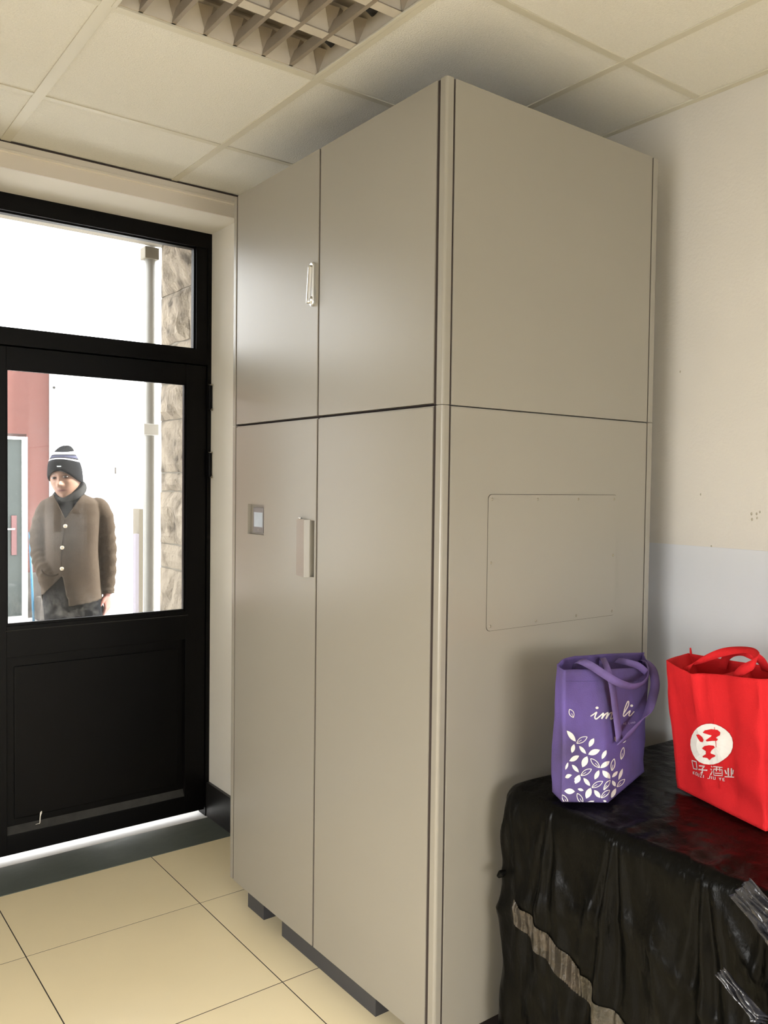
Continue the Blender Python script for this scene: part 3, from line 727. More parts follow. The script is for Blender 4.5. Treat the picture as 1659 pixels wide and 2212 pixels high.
fl_ = [((415, 1130), (533, 1268), 62), ((510, 1298), (478, 1405), 55), ((582, 1325), (670, 1422), 46), ((835, 1372), (695, 1430), 70), ((580, 1445), (446, 1505), 62), ((683, 1452), (620, 1588), 76), ((765, 1228), (708, 1338), 55), ((905, 1375), (855, 1487), 46), ((943, 1510), (838, 1597), 56), ((432, 1520), (402, 1612), 30), ((480, 1550), (572, 1648), 46), ((486, 1680), (400, 1712), 52), ((580, 1678), (532, 1792), 70), ((824, 1622), (768, 1738), 54), ((863, 1625), (943, 1727), 62), ((1028, 1633), (963, 1712), 38), ((1095, 1600), (1043, 1742), 42), ((628, 1718), (714, 1817), 50), ((968, 1750), (1013, 1822), 40), ((391, 1875), (520, 1882), 72), ((722, 1840), (662, 1972), 76), ((763, 1868), (840, 1965), 56), ((1022, 1845), (970, 1967), 50), ((555, 1850), (630, 1872), 34), ((765, 2003), (668, 2030), 30), ((990, 1208), (1050, 1287), 50), ((1085, 1283), (1146, 1250), 28), ((872, 2000), (915, 2010), 24)]
for a, b, wd in fl_:
    lp = MB(); print_poly(lp, pb, [Lp(p.x, p.y) for p in leaf_pts(a, b, wd, 6)], 2); lp.obj('leaf_print', 'print', pbag)
ol_ = [((686, 1213), (545, 1290), 62), ((455, 868), (500, 970), 56), ((724, 1480), (830, 1592), 56), ((732, 1610), (597, 1687), 56), ((992, 1480), (963, 1628), 42), ((1107, 1338), (1070, 1487), 46), ((866, 1760), (735, 1837), 56), ((941, 1743), (880, 1867), 36), ((1124, 1733), (1032, 1827), 50), ((947, 1868), (850, 1965), 50), ((550, 1905), (622, 2036), 56), ((368, 1925), (436, 2040), 50)]
for a, b, wd in ol_:
    lp = MB(); pp = [Lp(p.x, p.y) for p in leaf_pts(a, b, wd, 7)]; print_stroke(lp, pb, pp+[pp[0]], 1.5, 2, ups=2)
    a_, b_ = Vector(a), Vector(b); e = a_.lerp(b_, .5); print_stroke(lp, pb, [Lp(*b_), Lp(*e)], 1.1, 2, ups=2); lp.obj('leaf_print', 'print', pbag)
for sts, dot in [([[(720, 957), (765, 925), (790, 907), (770, 965), (785, 990), (830, 952), (865, 915)]], (792, 852)),
                 ([[(865, 915), (858, 950), (845, 988)], [(845, 988), (880, 935), (912, 912), (900, 950), (890, 988)], [(890, 988), (925, 930), (962, 908), (952, 950), (945, 992), (975, 975)]], None),
                 ([[(1110, 940), (1135, 860), (1170, 785), (1190, 775), (1185, 820), (1150, 880), (1112, 935), (1125, 955), (1170, 918)]], None),
                 ([[(1170, 918), (1212, 888), (1192, 940), (1215, 950), (1268, 897)]], (1229, 826))]:
    tx = MB()
    for st in sts: print_stroke(tx, pb, [Lp(*p) for p in st], 2.6, 2)
    if dot: print_poly(tx, pb, [Lp(dot[0]+19*math.cos(k*PI/5), dot[1]+16*math.sin(k*PI/5)) for k in range(10)], 2)
    tx.obj('letter', 'print', pbag)
tx = MB()
x = 1118
for ch in 'NE LAND':
    G = {'N': [[(0, 22), (0, 0), (14, 22), (14, 0)]], 'E': [[(14, 0), (0, 0), (0, 22), (14, 22)], [(0, 11), (11, 11)]], 'L': [[(0, 0), (0, 22), (13, 22)]], 'A': [[(0, 22), (8, 0), (15, 22)]], 'D': [[(0, 0), (0, 22), (12, 16), (12, 6), (0, 0)]], ' ': []}[ch]
    for st in G: print_stroke(tx, pb, [Lp(x+a, 1038+b-(x-1118)*.09) for a, b in st], .7, 2, ups=1)
    x += 26
tx.obj('small_lettering', M['purplestrap'] if False else mat('faded lilac print', (.45, .38, .62), .8), pbag)['kind'] = 'stuff'
# hem seam
thr = mat('dark purple thread', (.06, .04, .15), .9)
for st in [[(1220, 1471), (1250, 1472), (1290, 1471)], [(1335, 1470), (1375, 1470), (1399, 1466)]]:
    hm = MB(); print_stroke(hm, pb, st, 1.0, 2); hm.obj('hem_stitching', thr, pbag)
# straps
def cp(u, v, y, wdir): return (on_y(u, v, y), wdir)
Z = (0, 0, 1)
# front handle: from inside the left of the rim, arcs over the front to the right
ribbon('handle', 'purplestrap', [cp(1240, 1470, 1.40, (1, 0, 0)), cp(1242, 1440, 1.392, (1, 0, .1)), cp(1252, 1428, 1.365, (.7, -.4, .5)), cp(1275, 1437, 1.335, (.25, -.5, .8)), cp(1303, 1455, 1.315, (.3, -.4, .85)), cp(1333, 1473, 1.300, (.2, -.3, .9)), cp(1362, 1483, 1.300, (.05, -.5, .85)), cp(1385, 1478, 1.315, (-.25, -.5, .8)), cp(1400, 1460, 1.335, (-.7, -.4, .5)), cp(1398, 1435, 1.365, (-.8, -.4, .1)), cp(1390, 1430, 1.40, (-.8, -.5, 0)), cp(1386, 1455, 1.43, (-1, 0, 0))], pbag, .020)
# rear handle: over the rim, hangs down the front, folds and returns on the right
ribbon('handle', 'purplestrap', [cp(1300, 1450, 1.435, (1, 0, 0)), cp(1301, 1424, 1.430, (1, 0, 0)), cp(1304, 1425, 1.380, (1, 0, -.1)), cp(1312, 1445, 1.322, (1, 0, -.1)), cp(1322, 1480, 1.318, (1, 0, -.1)), cp(1329, 1530, 1.312, (1, 0, -.05)), cp(1335, 1575, 1.305, (1, 0, 0)), cp(1338, 1597, 1.300, (1, 0, .1)), cp(1339, 1603, 1.288, (.9, 0, .5)), cp(1356, 1588, 1.292, (.45, 0, .8)), cp(1381, 1563, 1.30, (.5, -.1, .7)), cp(1399, 1540, 1.31, (.6, -.7, .4)), cp(1409, 1510, 1.33, (.5, -.8, .1)), cp(1415, 1478, 1.35, (.4, -.9, 0)), cp(1410, 1448, 1.375, (.5, -.8, 0)), cp(1397, 1430, 1.41, (.7, -.6, -.1)), cp(1386, 1428, 1.44, (1, -.2, 0)), cp(1384, 1450, 1.452, (1, 0, 0))], pbag, .024)
ribbon('handle_fold', 'purplestrap', [cp(1332, 1426, 1.40, (.6, -.3, .6)), cp(1352, 1430, 1.37, (.3, -.4, .8)), cp(1378, 1438, 1.345, (.2, -.4, .85)), cp(1396, 1452, 1.335, (.1, -.5, .8))], pbag, .018)

# ---- red bag
def wrr(q, t):
    v = .8*noise.noise(Vector((q*1.3, t*2.4, 9.1)))+.3*noise.noise(Vector((q*4, t*7, 3.3)))
    v += 1.0*math.exp(-((q-1.15)/.16)**2)*max(0, min(1, (t-.45)*3))-.6*math.exp(-((q-2.2)/.15)**2)
    v += .5*math.sin(t*17+q)*math.exp(-((q-2.7)/.5)**2)
    return v
def RX_(u, v, x): return on_x(u, v, x)
rb = Bag([(1.868, 1.240, ZBAG), (1.842, 1.150, ZBAG), (1.820, 1.075, ZBAG), (1.790, .965, ZBAG), (1.985, .90, ZBAG), (2.08, 1.18, ZBAG)],
         [RX_(1437, 1426, 1.845), RX_(1493, 1454, 1.820), RX_(1547, 1456, 1.822), RX_(1640, 1467, 1.800), (2.02, .93, 1.075), RX_(1486, 1411, 2.00)], 3, wrr, 5, .011)
rbag = tag(empty('shopping_bag', (1.93, 1.08, ZBAG)), 'red fabric shopping bag with round white emblem, on the black wrapped box', 'bag')
solid(rb.build('b', 'bagred').obj('bag_body', 'bagred', rbag, smooth=True), .0015)
def Lr(x, y): return (1420+x/5.03, 1380+y/5.03)
em = MB()
def el(cx_, cy_, a, b, rot, n=26): return [Lr(cx_+a*math.cos(t)*math.cos(rot)-b*math.sin(t)*math.sin(rot), cy_+a*math.cos(t)*math.sin(rot)+b*math.sin(t)*math.cos(rot)) for t in [2*PI*k/n for k in range(n)]]
print_poly(em, rb, el(579, 1142, 205, 224, -.30), 3, off=.003)
em.obj('emblem_disc', 'print', rbag)
em = MB()
def rpoly(pts): print_poly(em, rb, [Lr(*p) for p in pts], 3, off=.0042)
def rst(pts, wd, ups=4): print_stroke(em, rb, [Lr(*p) for p in pts], wd/5.03, 3, off=.0042, ups=ups)
rpoly([(440, 1035), (470, 1032), (505, 1060), (522, 1095), (510, 1118), (485, 1112), (462, 1075)])
rpoly([(510, 1015), (530, 990), (590, 980), (650, 990), (678, 1020), (672, 1050), (645, 1065), (630, 1082), (655, 1092), (645, 1108), (600, 1108), (555, 1112), (542, 1098), (580, 1075), (600, 1040), (575, 1022), (540, 1018)])
em.obj('emblem_character', 'bagred', rbag); em = MB()
rpoly([(500, 1185), (530, 1160), (575, 1152), (615, 1160), (628, 1180), (600, 1205), (588, 1230), (598, 1258), (638, 1265), (630, 1280), (605, 1290), (580, 1315), (560, 1290), (515, 1282), (510, 1270), (550, 1260), (545, 1235), (548, 1207), (520, 1198)])
em.obj('emblem_character', 'bagred', rbag)
em = MB()
def ws(pts, wd=11, ups=1): print_stroke(em, rb, [Lr(*p) for p in pts], wd/5.03, 3, off=.0026, ups=ups)
ws([(382, 1318), (445, 1330), (450, 1415), (400, 1408), (382, 1318)], 12)                      # kou
em.obj('letter', 'printd', rbag); em = MB()
ws([(475, 1372), (535, 1380), (512, 1400), (512, 1452), (495, 1448)], 14); ws([(468, 1412), (560, 1424)], 13)          # zi
em.obj('letter', 'printd', rbag); em = MB()
ws([(592, 1378), (606, 1392)], 12); ws([(586, 1412), (602, 1424)], 12); ws([(588, 1475), (606, 1436)], 12)            # jiu: water
ws([(618, 1385), (712, 1398)], 11); ws([(624, 1412), (706, 1422), (704, 1488), (624, 1478), (624, 1412)], 10); ws([(652, 1392), (650, 1438)], 9); ws([(680, 1396), (682, 1440)], 9); ws([(636, 1456), (694, 1463)], 9)
em.obj('letter', 'printd', rbag); em = MB()
ws([(762, 1405), (764, 1492)], 12); ws([(790, 1408), (790, 1495)], 12); ws([(735, 1425), (748, 1470)], 12); ws([(812, 1425), (803, 1475)], 12); ws([(728, 1498), (818, 1506)], 12)
em.obj('letter', 'printd', rbag); em = MB()
x = 392
G = {'K': [[(0, 0), (0, 30)], [(18, 0), (0, 15), (18, 30)]], 'O': [[(0, 0), (20, 0), (20, 30), (0, 30), (0, 0)]], 'U': [[(0, 0), (0, 30), (18, 30), (18, 0)]], 'Z': [[(0, 0), (18, 0), (0, 30), (18, 30)]], 'I': [[(0, 0), (0, 30)]], 'J': [[(18, 0), (18, 30), (0, 30)]], 'Y': [[(0, 0), (10, 15), (20, 0)], [(10, 15), (10, 30)]], 'E': [[(18, 0), (0, 0), (0, 30), (18, 30)], [(0, 15), (14, 15)]], ' ': []}
for ch in 'KOUZI JIU YE':
    for st in G[ch]: ws([(x+a, 1440+b+(x-392)*.24) for a, b in st], 7)
    x += {'I': 18, ' ': 20}.get(ch, 34)
em.obj('small_lettering', 'printd', rbag)['kind'] = 'stuff'
# side seam piping, divider and handles
def sp_(u, v, x, wdir): return (on_x(u, v, x), wdir)
ribbon('handle', 'bagred', [sp_(1480, 1452, 1.862, (0, -1, 0)), sp_(1490, 1437, 1.862, (0, -.8, .4)), sp_(1520, 1424, 1.87, (0, -.3, .9)), sp_(1555, 1411, 1.88, (.2, 0, .9)), sp_(1590, 1405, 1.89, (.6, 0, .7)), sp_(1622, 1406, 1.89, (.8, 0, .5)), sp_(1636, 1418, 1.87, (.7, 0, .6)), sp_(1628, 1434, 1.845, (.2, .2, .9)), sp_(1605, 1447, 1.835, (0, .7, .6)), sp_(1592, 1462, 1.834, (0, 1, 0)), sp_(1590, 1480, 1.834, (0, 1, 0))], rbag, .022)
ribbon('handle', 'bagred', [sp_(1560, 1445, 1.99, (0, 1, 0)), sp_(1566, 1425, 1.985, (0, 1, .1)), sp_(1580, 1411, 1.97, (0, .7, .6)), sp_(1602, 1407, 1.95, (.3, .2, .9)), sp_(1622, 1414, 1.94, (.2, -.3, .9)), sp_(1645, 1428, 1.96, (0, -.7, .6)), sp_(1655, 1450, 1.98, (0, -1, 0))], rbag, .022)
sm = MB(); sm.add([rb.P(5.0+.6*0, t, -.002)+Vector((.0, 0, 0)) for t in (.55, 1)]+[Vector(rb.P(2.0, t, -.004)) for t in (1, .55)], [(0, 1, 2, 3)])
so = MB().grid([[rb.raw(4.55, t).lerp(rb.raw(1.75, t), f) for f in [k/8 for k in range(9)]] for t in (.15, .5, .8, .97)]).obj('divider', 'bagred', rbag, smooth=True)
solid(so, .0012)
MB().tube([rb.raw(4.98, .99), rb.raw(4.98, .99)+Vector((.002, .004, .018))], [.0035, .002], 6, 1).obj('loose_tab', 'bagred', rbag)

# ================================================================ OUTSIDE
struct('ground', MB().box((-14, YO, -.12), (22, 30, 0)), 'ground')
# stone pier beside the door, its face parallel to the street side of the opening
XP = 1.725
pier = struct('wall_outer', MB().box((XP+.012, YO, -.02), (2.62, 4.30, 3.0)).box((-1.6, YO, -.02), (-.40, 4.30, 3.0)), 'mortar')
struct('wall_outer_lintel', MB().box((-1.6, YO, 2.755), (2.62, 4.335, 3.02)), 'cream')
zs = [-.02, .27, .52, .785, 1.063, 1.19, 1.465, 1.56, 1.832, 2.02, 2.22, 2.478, 2.752]
def stone(y0, y1, z0, z1, rough_amp, seed):
    m = MB(); ny, nz = max(4, int((y1-y0)/.035)), max(3, int((z1-z0)/.035)); rw = []
    for i in range(nz+1):
        row = []
        for j in range(ny+1):
            f, gq = j/ny, i/nz; e = min(1, 5*min(f, 1-f)+.0)*min(1, 5*min(gq, 1-gq))
            y = y0+(y1-y0)*f; z = z0+(z1-z0)*gq
            d = rough_amp*(.35+.65*e)*(1+.8*noise.noise(Vector((y*5, z*5, seed)))+.5*noise.noise(Vector((y*15, z*15, seed))))*max(.15, min(1, e+.3))
            row.append((XP+.010-d, y+.004*noise.noise(Vector((z*20, seed, 1))), z+.006*noise.noise(Vector((y*12, seed, 5)))))
        rw.append(row)
    m.grid(rw); K = ny+1
    # side skirts back into the mortar
    back = [[(XP+.03, y0, z0+(z1-z0)*i/nz) for i in range(nz+1)], [(XP+.03, y1, z0+(z1-z0)*i/nz) for i in range(nz+1)]]
    m.grid([back[0], [rw[i][0] for i in range(nz+1)]]); m.grid([[rw[i][-1] for i in range(nz+1)], back[1]])
    m.grid([[(XP+.03, y0+(y1-y0)*j/ny, z0) for j in range(K)], rw[0]]); m.grid([rw[-1], [(XP+.03, y0+(y1-y0)*j/ny, z1) for j in range(K)]])
    return m
sd = 0
for k in range(len(zs)-1):
    z0, z1 = zs[k]+.004, zs[k+1]-.004; thin = (z1-z0) < .16
    cuts = [YO+.005, 4.295] if k % 3 != 1 and k != 10 else [YO+.005, 3.92+.05*(k % 2), 4.295]
    if k == 10: cuts = [YO+.005, 3.925, 4.295]
    for a, b in zip(cuts[:-1], cuts[1:]):
        sd += 3.7; amp = .016 if thin else .040
        if k in (4, 7 , 9) and not thin: amp = .02
        o = stone(a+.003, b-.003, z0, z1, amp, sd).obj('stone', 'stone', pier, smooth=False)
# downpipe
pp = tag(empty('drainpipe', (1.700, 4.372, 0)), 'white plastic drainpipe running up the end of the rough stone pier', 'pipe')
MB().tube([(1.700, 4.372, 0), (1.700, 4.372, 3.0)], .029, 24, 1).obj('pipe', 'pipe', pp, smooth=True)
for z in (1.79,):
    MB().box((1.655, 4.335, z-.030), (1.738, 4.41, z+.030)).obj('pipe_bracket', 'white', pp, bevel=.004)
MB().box((1.660, 4.338, 2.69), (1.738, 4.41, 2.752)).obj('pipe_bracket', 'cream', pp, bevel=.004)
# cream wall edge beyond the pipe
struct('wall_outer_cream', MB().box((1.843, 4.90, 0), (1.869, 5.0, 1.35)), 'cream')
struct('wall_outer_strip', MB().box((1.823, 4.90, 0), (1.8425, 4.94, 1.2)), 'whitel')
# white courtyard gate wall far behind
gy = 9.75
gate = tag(empty('courtyard_gate', (3.3, gy, 0)), 'sun bleached white double gate behind the man, seams barely visible', 'gate')
MB().box((2.74, gy, 0), (3.39, gy+.06, 2.6)).obj('gate_leaf', 'white', gate)
MB().box((3.40, gy, 0), (4.2, gy+.06, 2.6)).obj('gate_leaf', 'white', gate)
MB().box((3.62, gy-.03, 0), (3.70, gy-.001, .84)).obj('gate_panel', 'whitel', gate)
MB().box((3.372, gy-.03, 1.60), (3.380, gy-.001, 1.68)).obj('hinge', 'conc', gate)
wp = tag(MB().box((2.640, 9.66, 0), (2.735, 9.80, 2.9)).obj('gate_post', 'white', None, bevel=.004, loc=(2.69, 9.73, 0)), 'white post at the end of the red wall', 'post')
MB().tube([(2.665, 9.655, 2.54), (2.665, 9.662, 2.54)], .016, 12, 1).obj('bolt_hole', 'hole', wp)
# red house with grey security door
rh = tag(empty('red_house', (1.0, 9.85, 0)), 'low red rendered building seen left through the door glass', 'building')
MB().box((-3.5, 9.75, 0), (1.20, 10.4, 2.86)).box((2.40, 9.75, 0), (2.635, 10.4, 2.86)).box((1.20, 9.75, 2.02), (2.40, 10.4, 2.86)).obj('wall', 'red', rh)
MB().box((2.385, 9.72, 0), (2.638, 9.749, .50)).obj('plinth', 'conc', rh)
gd = MB().box((1.26, 9.735, .03), (2.345, 9.80, 1.955)).obj('door', 'gdoor', rh)
for a, b in [((1.36, 1.15), (2.13, 1.80)), ((1.36, .2), (2.13, .95))]:
    MB().box((a[0], 9.725, a[1]), (b[0], 9.736, b[1])).obj('door_panel', 'gdoor', gd, bevel=.004)
MB().box((2.345, 9.70, 0), (2.372, 9.80, 1.985)).box((2.378, 9.70, 0), (2.398, 9.80, 1.985)).box((1.20, 9.70, 1.955), (2.345, 9.80, 1.985)).obj('door_frame', 'white', rh)
MB().box((2.235, 9.715, .70), (2.29, 9.735, 1.13)).obj('lock_plate', mat('maroon brown steel', (.10, .04, .04), .4), gd, bevel=.003)
MB().tube([(2.262, 9.68, .985), (2.12, 9.675, .985)], .011, 10, 1).obj('door_handle', 'chrome', gd, smooth=True)
tag(MB().tube([(2.395, 9.45, 0.0), (2.408, 9.66, .95)], .013, 10, 1).obj('pole', 'blue', None, smooth=True, loc=(2.41, 9.6, 0)), 'blue pole leaning on the red wall beside the grey door', 'pole')
st = MB()
rng = random.Random(3)
blk = []
for (xa, xb, za, zb) in [(2.43, 2.53, 0.08, .26)]:
    st.add(*[[(xa, 9.35, za-.07), (xb, 9.35, za-.07), (xb, 9.65, za-.07), (xa, 9.65, za-.07), (xa+.03, 9.38, zb), (xb-.05, 9.40, zb-.05), (xb-.02, 9.62, zb), (xa+.02, 9.62, zb-.02)], [(0, 3, 2, 1), (4, 5, 6, 7), (0, 1, 5, 4), (1, 2, 6, 5), (2, 3, 7, 6), (3, 0, 4, 7)]])
tag(st.obj('rubble_block', 'conc', None, bevel=.02, loc=(2.53, 9.5, 0)), 'grey rubble block on the ground by the red wall', 'block')
bk = MB(); bk.grid([[(2.66+r_*math.cos(t), 9.42+r_*math.sin(t), z) for t in [2*PI*k/20 for k in range(20)]] for r_, z in [(.02, .003), (.10, .003), (.15, .16), (.16, .165), (.155, .16), (.10, .012), (.02, .012)]], True)
tag(bk.obj('basin', 'teal', None, smooth=True, loc=(2.66, 9.42, 0)), 'teal plastic basin on the ground behind the man', 'basin')

# ================================================================ THE MAN OUTSIDE THE DOOR
MO = Vector((1.444, 4.839, 0)); EX = Vector((.9615, -.2747, 0)); EY = Vector((.2747, .9615, 0))
man = tag(empty('person', MO), 'man outside the glass door in striped beanie and brown wool jacket, right hand in pocket', 'person')
def Lw(a, b, z): return MO+EX*a+EY*b+Vector((0, 0, z))
def pa(u): return (u-160)/408
def pz(v): return 1.5105-(v-1039.5)/383
def LP(u, v, b=0.): return Lw(pa(u), b, pz(v))
# ---- torso profile table: v, uL, uR, half depth, centre b
TT = [(1058, 128, 172, .062, .02), (1068, 116, 186, .085, .01), (1076, 102, 203, .100, .005), (1086, 95, 215, .112, 0), (1105, 94, 217, .124, -.004), (1130, 96, 215, .132, -.008), (1160, 98, 213, .136, -.008), (1190, 99, 213, .136, -.006), (1215, 96, 214, .138, -.006), (1240, 92, 216, .142, -.006), (1265, 90, 218, .146, -.006), (1285, 91, 220, .148, -.006), (1303, 93, 222, .150, -.006)]
def torso_row(row, n=72, sc=1.0, shrink=0.):
    v, ul, ur, dh, cb = row; a0_, a1_ = pa(ul), pa(ur); ca, ha = (a0_+a1_)/2, (a1_-a0_)/2*sc-shrink; dh = dh*sc-shrink; out = []
    for k in range(n):
        t = 2*PI*k/n; c_, s_ = math.cos(t), math.sin(t); e = .82
        out.append(Lw(ca+ha*math.copysign(abs(c_)**e, c_), cb+dh*math.copysign(abs(s_)**e, s_), pz(v)))
    return out
def interp_rows(T, k):
    out = []
    for r0, r1 in zip(T[:-1], T[1:]):
        for i in range(k): out.append(tuple(a*(1-i/k)+b*i/k for a, b in zip(r0, r1)))
    out.append(T[-1]); return out
def torso(T, sc=1.0, shrink=0., k=3): return MB().grid([torso_row(r, 72, sc, shrink) for r in interp_rows(T, k)], True, True)
def front_b(a, z):
    v = 1039.5+(1.5105-z)*383
    for r0, r1 in zip(TT[:-1], TT[1:]):
        if r0[0] <= v <= r1[0]:
            f = (v-r0[0])/(r1[0]-r0[0]); r_ = [x*(1-f)+y*f for x, y in zip(r0, r1)]; break
    else: r_ = TT[-1] if v > TT[-1][0] else TT[0]
    a0_, a1_ = pa(r_[1]), pa(r_[2]); k = min(.999, abs((a-(a0_+a1_)/2)/((a1_-a0_)/2)))
    return r_[4]-r_[3]*(1-k**(2/.82))**(.82/2)
# ---- head
HC = LP(141, 1034, -.03)+Vector((0, 0, -.004)); HYAW, HROLL = math.radians(-20), math.radians(7)
hx = EX*math.cos(HYAW)+EY*math.sin(HYAW); hy = -EX*math.sin(HYAW)+EY*math.cos(HYAW); hz = Vector((0, 0, 1))
hx, hz = hx*math.cos(HROLL)+hz*math.sin(HROLL), hz*math.cos(HROLL)-hx*math.sin(HROLL)
hy = hy
def HW(p): return HC+hx*p[0]+hy*p[1]+hz*p[2]
def HL_(w_): d = w_-HC; return d.dot(hx), d.dot(hy), d.dot(hz)
def gs(x, y, cx_, cy_, sx, sy): return math.exp(-((x-cx_)/sx)**2-((y-cy_)/sy)**2)
def head_mb():
    rw = []
    NT, NP = 110, 90
    for i in range(1, NP):
        ph = PI*i/NP-PI/2; row = []
        for j in range(NT):
            th_ = 2*PI*j/NT; x = math.cos(ph)*math.cos(th_); y = math.cos(ph)*math.sin(th_); z = math.sin(ph)
            X = x*.077; Y = y*.096; Zz = z*.123
            if Zz < -.01:
                k = min(1, (-Zz-.01)/.11); X *= 1-.30*k**1.3
                if Y > 0: Y *= 1-.45*k
                else: Y *= 1-.02*k
            if y < 0:
                f = -y; x_ = X; z_ = Zz; d = 0
                fl2 = .012*f*math.exp(-(z_/.08)**2); Y += fl2*.6
                d += .026*gs(x_, z_, 0, -.030, .013, .013)+.015*gs(x_, z_, 0, -.012, .009, .022)+.010*(gs(x_, z_, .014, -.034, .008, .008)+gs(x_, z_, -.014, -.034, .008, .008))
                d += .005*gs(x_, z_, 0, .032, .05, .012)-.010*(gs(x_, z_, .031, .010, .015, .011)+gs(x_, z_, -.031, .010, .015, .011))
                d += .006*(gs(x_, z_, .046, -.022, .018, .018)+gs(x_, z_, -.046, -.022, .018, .018))
                d += .007*gs(x_, z_, 0, -.062, .026, .013)-.0035*gs(x_, z_, 0, -.0635, .024, .0022)-.003*gs(x_, z_, 0, -.078, .02, .005)
                d += .010*gs(x_, z_, 0, -.100, .024, .016)
                Y -= d*min(1, f*1.6)
            row.append(HW((X, Y, Zz)))
        rw.append(row)
    return MB().grid(rw, True, True)
neck = MB().tube([HW((0, .02, -.03)), HW((0, .025, -.09)), LP(158, 1088, .02), LP(160, 1100, .01)], [.050, .053, .058, .07], 24, 4)
def ear(s):
    m = MB(); m.tube([HW((s*.074, .018, -.028)), HW((s*.080, .022, -.010)), HW((s*.081, .026, .012)), HW((s*.076, .022, .026))], [(.007, .006), (.012, .007), (.014, .007), (.007, .005)], 12, 4); return m
# ---- arms
armR = [(LP(198, 1098, .0), .045), (LP(211, 1097, .0), .060), (LP(226, 1122, .004), .056), (LP(231, 1160, .010), .052), (LP(233, 1195, .012), .050), (LP(235, 1235, .004), .045), (LP(233, 1270, -.006), .041), (LP(232.5, 1284, -.010), .041)]
armL = [(LP(118, 1098, .0), .045), (LP(106, 1098, .0), .057), (LP(94, 1122, .01), .055), (LP(86, 1155, .02), .051), (LP(87, 1192, .015), .048), (LP(92, 1215, -.03), .046), (LP(98, 1230, -.080), .044), (LP(106, 1241, -.100), .042)]
def sleeve(arm, extra=0., folds=True):
    P, Rr = smooth_path([a for a, b in arm], [b for a, b in arm], 8); m = MB(); n = 26; rows_ = []
    T = [(P[min(i+1, len(P)-1)]-P[max(i-1, 0)]).normalized() for i in range(len(P))]; a = T[0].cross(EY).normalized()
    for i, p in enumerate(P):
        a = (a-T[i]*a.dot(T[i])).normalized(); b = T[i].cross(a); f = i/len(P); row = []
        for k in range(n):
            t = 2*PI*k/n; fo = 0
            if folds and f > .12: fo = .0035*math.sin(i*1.25+1.8*math.sin(t+1)+noise.noise(Vector((i*.2, t, 1)))*2)*min(1, (f-.12)*4)
            row.append(p+(a*math.cos(t)+b*math.sin(t))*(Rr[i]+extra+fo))
        rows_.append(row)
    return m.grid(rows_, True, True)
def hand(m, wrist, d, side, palm_n, curl=.6, sc=1.0):
    """palm + four fingers + thumb. d = direction along the hand, side = towards the thumb, palm_n = towards the palm side"""
    d = d.normalized(); side = side.normalized(); palm_n = palm_n.normalized()
    m.append(MB().tube([wrist-d*.05, wrist, wrist+d*.03, wrist+d*.065, wrist+d*.09], [(.026, .022), (.026, .020), (.033, .017), (.039, .015), (.036, .012)], 16, 4))
    # the tube frame is arbitrary, so add explicit palm slab aligned with side
    rw = []
    for f, hw, ht in [(0, .024, .015), (.03, .032, .015), (.06, .038, .014), (.088, .038, .011)]:
        c = wrist+d*f; rw.append([c+side*hw*math.cos(t)+palm_n*ht*math.sin(t) for t in [2*PI*k/20 for k in range(20)]])
    m[-1] = MB().grid(rw, True, True)
    m.append(MB().tube([wrist-d*.06, wrist+d*.01], .024, 16, 1))
    for k, (off, L, r_) in enumerate([(.027, .070, .0085), (.009, .078, .0088), (-.010, .073, .0083), (-.027, .058, .0075)]):
        p0 = wrist+d*.080+side*off; ang = curl*(.55+.12*k); p = p0; pts = [p0-d*.015]; cur = 0
        for q, sl in enumerate((.45, .32, .23)):
            pts.append(p); cur += ang*(.7 if q == 0 else 1); p = p+(d*math.cos(cur)+palm_n*math.sin(cur))*L*sl
        pts.append(p)
        m.append(MB().tube(pts, [r_*1.1, r_*1.08, r_, r_*.92, r_*.8], 10, 3))
    pt = [wrist+d*.015+side*.022, wrist+d*.038+side*.040+palm_n*.008, wrist+d*.062+side*.048+palm_n*.018, wrist+d*.082+side*.046+palm_n*.026]
    m.append(MB().tube(pt, [.013, .0115, .0098, .0082], 10, 3))
bodyparts = [head_mb(), neck, ear(1), ear(-1), torso(TT[:9], 1, .022), MB().tube([Lw(0, 0, 1.10), Lw(0, 0, .98), Lw(0, .01, .84)], [(.13, .10), (.13, .095), (.12, .09)], 24, 3)]
bodyparts.append(sleeve(armR, -.012, False)); bodyparts.append(sleeve(armL, -.012, False))
hm_ = []
hand(hm_, LP(232, 1283, -.01), Vector((0, 0, -1))+EX*.02-EY*.05, -EY*.9-EX*.45, -EX*.75+EY*.1, .75)
hm2 = []
hand(hm2, LP(112, 1243, -.060), EX*.55+Vector((0, 0, -.55))+EY*.12, Vector((0, 0, .8))+EX*.5, EY, .5)
bodyparts += hm_+hm2
